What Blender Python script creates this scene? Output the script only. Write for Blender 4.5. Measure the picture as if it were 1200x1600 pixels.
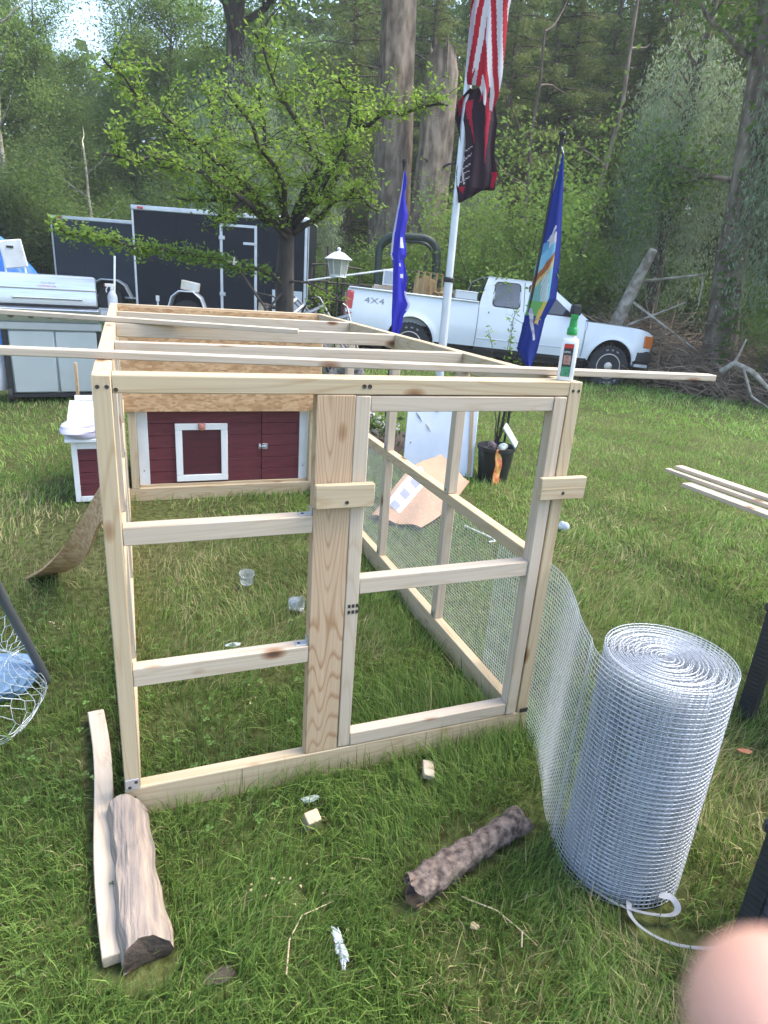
import bpy, bmesh, math, random
import numpy as np
from mathutils import Vector, Matrix

for o in list(bpy.data.objects): bpy.data.objects.remove(o)
scene = bpy.context.scene
COL = scene.collection
R = math.radians

# ------------------------------------------------------------------ camera
CP = Vector((0.07207, -1.44701, 1.37741)); yaw, pitch, roll = 0.38942, -0.34426, 0.07377
_f = Vector((math.sin(yaw)*math.cos(pitch), math.cos(yaw)*math.cos(pitch), math.sin(pitch)))
_r = Vector((math.cos(yaw), -math.sin(yaw), 0)); _u = _r.cross(_f)
_r2 = _r*math.cos(roll)+_u*math.sin(roll); _u2 = _u*math.cos(roll)-_r*math.sin(roll)
cd = bpy.data.cameras.new('camera'); cam = bpy.data.objects.new('camera', cd); COL.objects.link(cam)
CM = Matrix(((_r2.x, _u2.x, -_f.x, CP.x), (_r2.y, _u2.y, -_f.y, CP.y), (_r2.z, _u2.z, -_f.z, CP.z), (0, 0, 0, 1)))
cam.matrix_world = CM
cd.sensor_fit = 'VERTICAL'; cd.sensor_height = 24; cd.sensor_width = 18
cd.lens = 24*1005.976/1600; cd.clip_start = 0.01; cd.clip_end = 400
cd.dof.use_dof = True; cd.dof.focus_distance = 3.0; cd.dof.aperture_fstop = 5.6
scene.camera = cam

# ------------------------------------------------------------------ sky, sun, exposure
SUN_EL, SUN_AZ = R(57), R(98)
w = bpy.data.worlds.new("World"); scene.world = w; w.use_nodes = True
nt = w.node_tree; bg = nt.nodes['Background']
sky = nt.nodes.new('ShaderNodeTexSky'); sky.sky_type = 'NISHITA'; sky.sun_disc = False
sky.sun_elevation = SUN_EL; sky.sun_rotation = SUN_AZ; sky.dust_density = 2.5; sky.ozone_density = 1.0; sky.air_density = 1.0
nt.links.new(sky.outputs[0], bg.inputs[0]); bg.inputs[1].default_value = 0.15
sd = bpy.data.lights.new('sun', 'SUN'); sun = bpy.data.objects.new('sun', sd); COL.objects.link(sun)
sd.energy = 1.4; sd.angle = R(38); sd.color = (1, 0.93, 0.84)
sun.rotation_euler = Vector((math.sin(SUN_AZ)*math.cos(SUN_EL), math.cos(SUN_AZ)*math.cos(SUN_EL), math.sin(SUN_EL))).to_track_quat('Z', 'Y').to_euler()
vs = scene.view_settings
vs.view_transform = 'Standard'; vs.look = 'None'; vs.exposure = 2.0; vs.gamma = 1; vs.use_curve_mapping = False

# ------------------------------------------------------------------ helpers
def W(o):
    m = o.matrix_basis.copy()
    return W(o.parent) @ o.matrix_parent_inverse @ m if o.parent else m
def link(o, parent=None):
    COL.objects.link(o)
    if parent is not None:
        o.parent = parent; o.matrix_parent_inverse = W(parent).inverted()
    return o
def tag(o, label=None, cat=None, group=None, kind=None):
    if label: o['label'] = label
    if cat: o['category'] = cat
    if group: o['group'] = group
    if kind: o['kind'] = kind
    return o
def thing(name, label, cat, loc=(0, 0, 0), group=None):
    o = bpy.data.objects.new(name, None); o.empty_display_size = 0.1; o.location = loc
    link(o); return tag(o, label, cat, group)
def copy_tree(o, parent=None):
    c = o.copy(); COL.objects.link(c)
    if parent is not None: c.parent = parent
    for ch in list(o.children): copy_tree(ch, c)
    return c
def gz(x, y):
    return -0.044*math.log1p(math.exp((x-2.6)*2.2))/2.2

class MB:
    def __init__(s): s.v = []; s.f = []; s.m = []
    def add(s, vs_, fs, mi=0):
        b = len(s.v); s.v += [tuple(p) for p in vs_]; s.f += [tuple(i+b for i in f) for f in fs]; s.m += [mi]*len(fs); return s
    def box(s, x0, x1, y0, y1, z0, z1, mi=0):
        return s.add([(x0,y0,z0),(x1,y0,z0),(x1,y1,z0),(x0,y1,z0),(x0,y0,z1),(x1,y0,z1),(x1,y1,z1),(x0,y1,z1)],
                     [(0,3,2,1),(4,5,6,7),(0,1,5,4),(1,2,6,5),(2,3,7,6),(3,0,4,7)], mi)
    def tube(s, pts, rad, n=6, mi=0, cap=True, sq=1.0):
        pts = [Vector(p) for p in pts]; k = len(pts)
        if not hasattr(rad, '__len__'): rad = [rad]*k
        up = None; vs_ = []
        for i in range(k):
            t = (pts[min(i+1, k-1)]-pts[max(i-1, 0)]).normalized()
            if up is None:
                up = t.cross(Vector((0, 0, 1)))
                if up.length < .2: up = t.cross(Vector((1, 0, 0)))
            up = (up - t*up.dot(t)).normalized(); b = t.cross(up)
            for j in range(n):
                a = 2*math.pi*j/n; vs_.append(pts[i]+(up*math.cos(a)+b*math.sin(a)*sq)*rad[i])
        fs = [(i*n+j, i*n+(j+1) % n, (i+1)*n+(j+1) % n, (i+1)*n+j) for i in range(k-1) for j in range(n)]
        if cap: fs += [tuple(range(n))[::-1], tuple((k-1)*n+j for j in range(n))]
        return s.add(vs_, fs, mi)
    def lathe(s, prof, c=(0, 0, 0), n=20, axis='z', mi=0):
        vs_ = []
        for r_, h in prof:
            for j in range(n):
                a = 2*math.pi*j/n; p = (r_*math.cos(a), r_*math.sin(a), h)
                if axis == 'y': p = (p[0], h, p[1])
                if axis == 'x': p = (h, p[0], p[1])
                vs_.append((p[0]+c[0], p[1]+c[1], p[2]+c[2]))
        k = len(prof)
        fs = [(i*n+j, i*n+(j+1) % n, (i+1)*n+(j+1) % n, (i+1)*n+j) for i in range(k-1) for j in range(n)]
        fs += [tuple(range(n))[::-1], tuple((k-1)*n+j for j in range(n))]
        return s.add(vs_, fs, mi)
    def grid(s, fn, nu, nv, mi=0):
        vs_ = [fn(i/nu, j/nv) for i in range(nu+1) for j in range(nv+1)]
        return s.add(vs_, [(i*(nv+1)+j, (i+1)*(nv+1)+j, (i+1)*(nv+1)+j+1, i*(nv+1)+j+1) for i in range(nu) for j in range(nv)], mi)
    def prism(s, poly, axis, a, b, mi=0):
        n = len(poly)
        def P(p, h): return (h, p[0], p[1]) if axis == 'x' else ((p[0], h, p[1]) if axis == 'y' else (p[0], p[1], h))
        s.add([P(p, a) for p in poly]+[P(p, b) for p in poly],
              [tuple(range(n)), tuple(range(2*n-1, n-1, -1))]+[(i, n+i, n+(i+1) % n, (i+1) % n) for i in range(n)], mi)
        return s
    def build(s, name, mats, parent=None, smooth=None, bevel=0, M=None, solid=0, seg=1):
        me = bpy.data.meshes.new(name); me.from_pydata(s.v, [], s.f)
        if not isinstance(mats, (list, tuple)): mats = [mats]
        for m in mats: me.materials.append(m)
        me.polygons.foreach_set('material_index', s.m)
        bm = bmesh.new(); bm.from_mesh(me)
        if solid: bmesh.ops.solidify(bm, geom=bm.faces[:], thickness=solid)
        bmesh.ops.recalc_face_normals(bm, faces=bm.faces[:])
        if bevel:
            es = [e for e in bm.edges if len(e.link_faces) == 2 and e.calc_face_angle(0) > R(30)]
            bmesh.ops.bevel(bm, geom=es, offset=bevel, segments=seg, affect='EDGES', clamp_overlap=True)
        bm.to_mesh(me); bm.free()
        if smooth:
            me.shade_smooth(); me.set_sharp_from_angle(angle=R(smooth))
        o = bpy.data.objects.new(name, me)
        if M is not None: o.matrix_basis = M
        return link(o, parent)

def np_mesh(name, V, F, mat, cols=None, dom='POINT'):
    """V (n,3), F (m,k) arrays; cols per vertex or per face"""
    me = bpy.data.meshes.new(name); k = F.shape[1]
    me.vertices.add(len(V)); me.vertices.foreach_set('co', np.ascontiguousarray(V, dtype=np.float32).ravel())
    me.loops.add(F.size); me.loops.foreach_set('vertex_index', F.astype(np.int32).ravel())
    me.polygons.add(len(F)); me.polygons.foreach_set('loop_start', np.arange(0, F.size, k, dtype=np.int32))
    try: me.polygons.foreach_set('loop_total', np.full(len(F), k, dtype=np.int32))
    except Exception: pass
    if cols is not None:
        a = me.attributes.new('col', 'FLOAT_COLOR', dom)
        c4 = np.ones((len(cols), 4), dtype=np.float32); c4[:, :3] = cols; a.data.foreach_set('color', c4.ravel())
    me.update(); me.validate()
    me.materials.append(mat)
    return me

# ------------------------------------------------------------------ materials
def mat(name, col=(.5, .5, .5), rough=.6, metal=0, spec=.5, bump=0, bscale=60, var=0, vscale=8, col2=None, stretch=(1, 1, 1), coat=0, rand=0, detail=4, det=None):
    m = bpy.data.materials.new(name); m.use_nodes = True; N = m.node_tree.nodes; L = m.node_tree.links
    b = N['Principled BSDF']; b.inputs['Roughness'].default_value = rough; b.inputs['Metallic'].default_value = metal
    b.inputs['Specular IOR Level'].default_value = spec; b.inputs['Coat Weight'].default_value = coat
    b.inputs['Base Color'].default_value = (*col, 1)
    tc = N.new('ShaderNodeTexCoord'); mp = N.new('ShaderNodeMapping'); mp.inputs['Scale'].default_value = stretch
    L.new(tc.outputs['Object'], mp.inputs[0])
    if rand:
        oi = N.new('ShaderNodeObjectInfo'); ad = N.new('ShaderNodeVectorMath'); ad.operation = 'MULTIPLY_ADD'
        cx = N.new('ShaderNodeCombineXYZ'); L.new(oi.outputs['Random'], cx.inputs[0]); L.new(oi.outputs['Random'], cx.inputs[1]); L.new(oi.outputs['Random'], cx.inputs[2])
        L.new(cx.outputs[0], ad.inputs[0]); ad.inputs[1].default_value = (37, 61, 83); L.new(mp.outputs[0], ad.inputs[2]); vec = ad.outputs[0]
    else: vec = mp.outputs[0]
    m['vec'] = 1
    if col2 is not None or var:
        if col2 is None: col2 = tuple(c*(1-var) for c in col)
        n = N.new('ShaderNodeTexNoise'); n.inputs['Scale'].default_value = vscale; n.inputs['Detail'].default_value = detail
        L.new(vec, n.inputs[0]); r = N.new('ShaderNodeMapRange'); r.inputs[1].default_value = .35; r.inputs[2].default_value = .65
        L.new(n.outputs[0], r.inputs[0]); mx = N.new('ShaderNodeMix'); mx.data_type = 'RGBA'
        mx.inputs[6].default_value = (*col, 1); mx.inputs[7].default_value = (*col2, 1)
        L.new(r.outputs[0], mx.inputs[0]); L.new(mx.outputs[2], b.inputs['Base Color'])
    if bump:
        n2 = N.new('ShaderNodeTexNoise'); n2.inputs['Scale'].default_value = bscale; n2.inputs['Detail'].default_value = 5
        L.new(vec, n2.inputs[0]); bp = N.new('ShaderNodeBump'); bp.inputs['Strength'].default_value = bump; bp.inputs['Distance'].default_value = .01
        L.new(n2.outputs[0], bp.inputs['Height']); L.new(bp.outputs[0], b.inputs['Normal'])
    return m

def wood(name, c1, c2, c3, ring=18, knots=True, rough=.7):
    """pine: grain runs along local X"""
    m = bpy.data.materials.new(name); m.use_nodes = True; N = m.node_tree.nodes; L = m.node_tree.links
    b = N['Principled BSDF']; b.inputs['Roughness'].default_value = rough; b.inputs['Specular IOR Level'].default_value = .25
    tc = N.new('ShaderNodeTexCoord'); oi = N.new('ShaderNodeObjectInfo')
    cx = N.new('ShaderNodeCombineXYZ')
    for i in range(3): L.new(oi.outputs['Random'], cx.inputs[i])
    ad = N.new('ShaderNodeVectorMath'); ad.operation = 'MULTIPLY_ADD'; ad.inputs[1].default_value = (13, 1.1, .9)
    L.new(cx.outputs[0], ad.inputs[0]); L.new(tc.outputs['Object'], ad.inputs[2])
    mp = N.new('ShaderNodeMapping'); mp.inputs['Scale'].default_value = (.45, 5, 5); L.new(ad.outputs[0], mp.inputs[0])
    # slow warp then rings
    nz = N.new('ShaderNodeTexNoise'); nz.inputs['Scale'].default_value = 1.6; nz.inputs['Detail'].default_value = 1.5; L.new(mp.outputs[0], nz.inputs[0])
    wv = N.new('ShaderNodeMath'); wv.operation = 'MULTIPLY'; wv.inputs[1].default_value = ring; L.new(nz.outputs[0], wv.inputs[0])
    fr = N.new('ShaderNodeMath'); fr.operation = 'FRACT'; L.new(wv.outputs[0], fr.inputs[0])
    cr = N.new('ShaderNodeValToRGB'); e = cr.color_ramp.elements
    e[0].position = 0; e[0].color = (*c1, 1); e[1].position = 1; e[1].color = (*c1, 1)
    q = cr.color_ramp.elements.new(.62); q.color = (*c1, 1); q = cr.color_ramp.elements.new(.86); q.color = (*c2, 1)
    L.new(fr.outputs[0], cr.inputs[0])
    # fibre
    mp2 = N.new('ShaderNodeMapping'); mp2.inputs['Scale'].default_value = (3, 160, 160); L.new(ad.outputs[0], mp2.inputs[0])
    n2 = N.new('ShaderNodeTexNoise'); n2.inputs['Scale'].default_value = 1; n2.inputs['Detail'].default_value = 3; L.new(mp2.outputs[0], n2.inputs[0])
    mx = N.new('ShaderNodeMix'); mx.data_type = 'RGBA'; mx.blend_type = 'MULTIPLY'; mx.inputs[0].default_value = .5
    r2 = N.new('ShaderNodeMapRange'); r2.inputs[1].default_value = .3; r2.inputs[2].default_value = .7; r2.inputs[3].default_value = .72; r2.inputs[4].default_value = 1.1
    L.new(n2.outputs[0], r2.inputs[0]); L.new(cr.outputs[0], mx.inputs[6]); L.new(r2.outputs[0], mx.inputs[7])
    out = mx.outputs[2]
    # blotches
    n3 = N.new('ShaderNodeTexNoise'); n3.inputs['Scale'].default_value = 4; L.new(ad.outputs[0], n3.inputs[0])
    r3 = N.new('ShaderNodeMapRange'); r3.inputs[1].default_value = .4; r3.inputs[2].default_value = .7; r3.inputs[3].default_value = 0; r3.inputs[4].default_value = .45
    L.new(n3.outputs[0], r3.inputs[0]); m3 = N.new('ShaderNodeMix'); m3.data_type = 'RGBA'; L.new(r3.outputs[0], m3.inputs[0]); L.new(out, m3.inputs[6]); m3.inputs[7].default_value = (*c3, 1)
    out = m3.outputs[2]
    if knots:
        mk = N.new('ShaderNodeMapping'); mk.inputs['Scale'].default_value = (4.2, 9, 9); L.new(ad.outputs[0], mk.inputs[0])
        vo = N.new('ShaderNodeTexVoronoi'); vo.inputs['Scale'].default_value = 1; L.new(mk.outputs[0], vo.inputs[0])
        rk = N.new('ShaderNodeValToRGB'); ek = rk.color_ramp.elements; ek[0].position = .055; ek[0].color = (.17, .075, .04, 1); ek[1].position = .17; ek[1].color = (1, 1, 1, 1)
        qk = rk.color_ramp.elements.new(.10); qk.color = (.55, .36, .25, 1)
        L.new(vo.outputs['Distance'], rk.inputs[0])
        m4 = N.new('ShaderNodeMix'); m4.data_type = 'RGBA'; m4.blend_type = 'MULTIPLY'; m4.inputs[0].default_value = .9; L.new(out, m4.inputs[6]); L.new(rk.outputs[0], m4.inputs[7]); out = m4.outputs[2]
    L.new(out, b.inputs['Base Color'])
    bp = N.new('ShaderNodeBump'); bp.inputs['Strength'].default_value = .25; bp.inputs['Distance'].default_value = .002
    L.new(n2.outputs[0], bp.inputs['Height']); L.new(bp.outputs[0], b.inputs['Normal'])
    return m
PINE = wood('pine_lumber', (.48, .385, .25), (.41, .30, .175), (.455, .38, .27))
PALE = wood('pale_spruce_lumber', (.50, .42, .32), (.45, .36, .26), (.475, .41, .335))
PLANK = wood('cathedral_grain_pine', (.48, .35, .225), (.32, .18, .09), (.45, .335, .225), ring=30)
OLDW = wood('weathered_board', (.46, .34, .2), (.34, .22, .12), (.4, .31, .2))
def osb_mat():
    m = bpy.data.materials.new('osb_board'); m.use_nodes = True; N = m.node_tree.nodes; L = m.node_tree.links; b = N['Principled BSDF']
    b.inputs['Roughness'].default_value = .75; b.inputs['Specular IOR Level'].default_value = .2
    tc = N.new('ShaderNodeTexCoord'); mp = N.new('ShaderNodeMapping'); mp.inputs['Scale'].default_value = (60, 150, 150); L.new(tc.outputs['Object'], mp.inputs[0])
    n = N.new('ShaderNodeTexNoise'); n.inputs['Scale'].default_value = .5; n.inputs['Detail'].default_value = 2; L.new(mp.outputs[0], n.inputs[0])
    a = N.new('ShaderNodeMix'); a.data_type = 'RGBA'; a.inputs[0].default_value = .45; L.new(mp.outputs[0], a.inputs[6]); L.new(n.outputs[1], a.inputs[7])
    v = N.new('ShaderNodeTexVoronoi'); v.inputs['Scale'].default_value = 1.0; L.new(a.outputs[2], v.inputs[0])
    r = N.new('ShaderNodeValToRGB'); e = r.color_ramp.elements; e[0].color = (.34, .20, .10, 1); e[1].color = (.55, .38, .22, 1); q = e.new(.5) if hasattr(e, 'new') else None
    q.color = (.46, .29, .155, 1)
    s = N.new('ShaderNodeSeparateColor'); L.new(v.outputs['Color'], s.inputs[0]); L.new(s.outputs[0], r.inputs[0]); L.new(r.outputs[0], b.inputs['Base Color'])
    return m
OSB = osb_mat()
GALV = mat('galvanised_wire', (.60, .635, .675), .5, 0.35, var=.12, vscale=30)
STEEL = mat('zinc_plate', (.55, .57, .6), .4, .8)
SCREW = mat('dark_screw', (.05, .045, .04), .5, .5)
BRUSHED = mat('brushed_stainless', (.60, .64, .70), .30, .85, var=.15, vscale=3, stretch=(1, 1, 30))
WHITEP = mat('white_paint', (.78, .80, .80), .5, var=.08, vscale=6)
DIRTYW = mat('weathered_white_paint', (.70, .73, .75), .6, col2=(.55, .57, .57), vscale=5, bump=.1)
REDW = mat('dark_red_stained_wood', (.085, .012, .02), .55, col2=(.125, .022, .03), vscale=7, stretch=(1, 1, 9), bump=.2, bscale=30)
REDD = mat('darker_red_stain', (.07, .01, .018), .55)
TRUCKW = mat('white_car_paint', (.70, .75, .80), .28, 0, coat=.6, var=.06, vscale=2)
GLASS = mat('dark_window_glass', (.025, .035, .04), .06, 0, spec=.9)
GLASSL = mat('grey_tinted_glass', (.12, .13, .15), .12, 0, spec=.8)
BLACKP = mat('black_plastic', (.022, .022, .024), .6, var=.3, vscale=20)
RUBBER = mat('tyre_rubber', (.025, .025, .027), .85, bump=.3, bscale=40)
RIM = mat('painted_silver_rim', (.48, .46, .42), .4, .5)
CHROME = mat('chrome', (.7, .72, .75), .15, 1)
REDL = mat('red_lens', (.45, .015, .02), .15, spec=.8)
AMBER = mat('amber_lens', (.55, .14, .02), .2, spec=.8)
CLEARL = mat('clear_lens', (.6, .63, .66), .12, spec=.9)
NAVY = mat('black_trailer_skin', (.006, .010, .017), .5, var=.25, vscale=2, spec=.22)
NAVY2 = mat('sun_faded_black_trailer_skin', (.020, .032, .048), .55, var=.2, vscale=1.5, spec=.25)
ALU = mat('aluminium_trim', (.62, .66, .70), .42, .35, var=.12, vscale=5)
BARK = mat('grey_brown_bark', (.16, .125, .095), .95, col2=(.07, .055, .042), vscale=16, stretch=(1, 1, .25), bump=1, bscale=22)
BARKP = mat('pale_broken_bark', (.27, .22, .17), .95, col2=(.10, .075, .055), vscale=7, stretch=(1, 1, .35), bump=1, bscale=9, detail=8)
BARKD = mat('dark_bark', (.07, .06, .052), .95, col2=(.035, .03, .027), vscale=14, stretch=(1, 1, .3), bump=.8, bscale=20)
BIRCH = mat('bleached_bark', (.45, .42, .36), .9, col2=(.2, .17, .13), vscale=7, bump=.5)
TWIG = mat('dry_grey_twigs', (.34, .27, .19), .95, col2=(.17, .125, .085), vscale=3)
LOGB = mat('rough_log_bark', (.25, .19, .15), .95, col2=(.05, .036, .032), vscale=48, bump=1, bscale=70, detail=10)
SPLITW = mat('weathered_split_wood', (.33, .265, .205), .85, col2=(.17, .145, .13), vscale=7, stretch=(9, .8, 9), bump=.8, bscale=12, detail=6)
ENDW = mat('rotten_end_grain', (.30, .18, .10), .9, col2=(.05, .035, .03), vscale=30, bump=.6)
WICKER = mat('charcoal_resin_wicker', (.030, .032, .038), .5, var=.3, vscale=60)
WICKER2 = mat('grey_woven_resin', (.085, .085, .10), .5, var=.4, vscale=40)
STEELD = mat('dull_aluminium_tube', (.22, .23, .25), .5, .5)
ENDD = mat('dark_damp_end_grain', (.10, .07, .05), .95, col2=(.03, .025, .02), vscale=30, bump=.8)
BLUEF = mat('royal_blue_cloth', (.03, .035, .42), .75)
SKIN = mat('skin', (.62, .33, .24), .5, col2=(.66, .37, .27), vscale=60, bump=.15, bscale=900)
SKIN.node_tree.nodes['Principled BSDF'].inputs['Subsurface Weight'].default_value = .15
SKIN.node_tree.nodes['Principled BSDF'].inputs['Subsurface Radius'].default_value = (.006, .002, .001)

def attr_mat(name, rough=.6, trans=.0, spec=.3):
    m = bpy.data.materials.new(name); m.use_nodes = True; N = m.node_tree.nodes; L = m.node_tree.links; b = N['Principled BSDF']
    b.inputs['Roughness'].default_value = rough; b.inputs['Specular IOR Level'].default_value = spec
    a = N.new('ShaderNodeAttribute'); a.attribute_name = 'col'; L.new(a.outputs[0], b.inputs['Base Color'])
    if trans:
        t = N.new('ShaderNodeBsdfTranslucent'); L.new(a.outputs[0], t.inputs[0]); mx = N.new('ShaderNodeMixShader'); mx.inputs[0].default_value = trans
        L.new(b.outputs[0], mx.inputs[1]); L.new(t.outputs[0], mx.inputs[2]); L.new(mx.outputs[0], N['Material Output'].inputs[0])
    return m
GRASSM = attr_mat('grass_blades', .6, .35, .2)
LEAFM = attr_mat('leaves', .65, .45, .12)
PRINT = attr_mat('printed_surface', .7)
CLOTH = attr_mat('printed_flag_cloth', .8, .25, .1)

# ------------------------------------------------------------------ noise in numpy
def vnoise(x, y, seed=0, oct=3):
    out = np.zeros_like(x, dtype=float); amp = 1; tot = 0
    for o_ in range(oct):
        rs = np.random.RandomState(seed+o_*17); T = rs.rand(64, 64)
        xf, yf = np.floor(x).astype(int), np.floor(y).astype(int); u, v = x-xf, y-yf; u = u*u*(3-2*u); v = v*v*(3-2*v)
        g = lambda a, b: T[a % 64, b % 64]
        out += amp*((g(xf, yf)*(1-u)+g(xf+1, yf)*u)*(1-v)+(g(xf, yf+1)*(1-u)+g(xf+1, yf+1)*u)*v)
        tot += amp; amp *= .5; x = x*2.03; y = y*2.03
    return out/tot
def gzn(x, y): return -0.044*np.log1p(np.exp(np.clip((x-2.6)*2.2, -40, 40)))/2.2

# ------------------------------------------------------------------ ground
def ground():
    xs = np.concatenate([np.linspace(-120, -12, 12), np.linspace(-10, 25, 71), np.linspace(28, 160, 14)])
    ys = np.concatenate([np.linspace(-60, -5, 8), np.linspace(-4, 30, 69), np.linspace(34, 160, 14)])
    X, Y = np.meshgrid(xs, ys, indexing='ij'); Z = gzn(np.minimum(X, 12), Y)
    d = np.hypot(X-CP.x, Y-CP.y)
    Z = Z + np.where(d > 45, (d-45)*.12, 0)          # wooded rise behind
    V = np.stack([X, Y, Z], -1).reshape(-1, 3); n = len(ys)
    I = np.arange(len(xs)*n).reshape(len(xs), n)
    F = np.stack([I[:-1, :-1], I[1:, :-1], I[1:, 1:], I[:-1, 1:]], -1).reshape(-1, 4)
    m = bpy.data.materials.new('turf_soil'); m.use_nodes = True; N = m.node_tree.nodes; L = m.node_tree.links; b = N['Principled BSDF']
    b.inputs['Roughness'].default_value = .95; b.inputs['Specular IOR Level'].default_value = .1
    tc = N.new('ShaderNodeTexCoord')
    n1 = N.new('ShaderNodeTexNoise'); n1.inputs['Scale'].default_value = 1.3; n1.inputs['Detail'].default_value = 6; L.new(tc.outputs['Object'], n1.inputs[0])
    n2 = N.new('ShaderNodeTexNoise'); n2.inputs['Scale'].default_value = 34; n2.inputs['Detail'].default_value = 6; L.new(tc.outputs['Object'], n2.inputs[0])
    r1 = N.new('ShaderNodeValToRGB'); e = r1.color_ramp.elements; e[0].position = .35; e[0].color = (.075, .085, .032, 1); e[1].position = .7; e[1].color = (.11, .135, .045, 1)
    r2 = N.new('ShaderNodeValToRGB'); e = r2.color_ramp.elements; e[0].position = .35; e[0].color = (.45, .40, .32, 1); e[1].position = .65; e[1].color = (1, 1, 1, 1)
    mx = N.new('ShaderNodeMix'); mx.data_type = 'RGBA'; mx.blend_type = 'MULTIPLY'; mx.inputs[0].default_value = 1
    L.new(n1.outputs[0], r1.inputs[0]); L.new(n2.outputs[0], r2.inputs[0]); L.new(r1.outputs[0], mx.inputs[6]); L.new(r2.outputs[0], mx.inputs[7]); L.new(mx.outputs[2], b.inputs['Base Color'])
    bp = N.new('ShaderNodeBump'); bp.inputs['Strength'].default_value = .8; bp.inputs['Distance'].default_value = .03; L.new(n2.outputs[0], bp.inputs['Height']); L.new(bp.outputs[0], b.inputs['Normal'])
    o = link(bpy.data.objects.new('lawn_ground', np_mesh('lawn_ground', V, F, m))); tag(o, 'uneven green lawn sloping gently away to the woods', 'ground', kind='structure')
    # leaf litter strip under the woods
    lit = mat('leaf_litter', (.085, .065, .042), .95, col2=(.045, .05, .022), vscale=1.2, bump=.8, bscale=12, detail=8)
    mb = MB(); pts = [(-25, 24), (-6, 22.5), (0, 21.5), (4, 17), (7.2, 14.6), (10, 11.9), (13.5, 8.6), (16, 4), (24, -4), (80, 10), (70, 80), (-40, 90)]
    mb.grid(lambda u, v: (lambda p: (p[0], p[1], gz(min(p[0], 12), p[1])+.03+(max(0, math.hypot(p[0]-CP.x, p[1]-CP.y)-45)*.12)))(
        (lambda t: (lambda i, f: ((pts[i][0]*(1-f)+pts[min(i+1, 8)][0]*f)*(1-v)+(CP.x+(pts[i][0]*(1-f)+pts[min(i+1, 8)][0]*f-CP.x)*4)*v,
                                  (pts[i][1]*(1-f)+pts[min(i+1, 8)][1]*f)*(1-v)+(CP.y+(pts[i][1]*(1-f)+pts[min(i+1, 8)][1]*f-CP.y)*4)*v))(min(int(t), 7), t-min(int(t), 7)))(u*8)), 40, 30)
    o = mb.build('forest_floor', lit, smooth=60); tag(o, 'brown leaf litter under the trees at the edge of the woods', 'ground', kind='structure')
ground()

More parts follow.
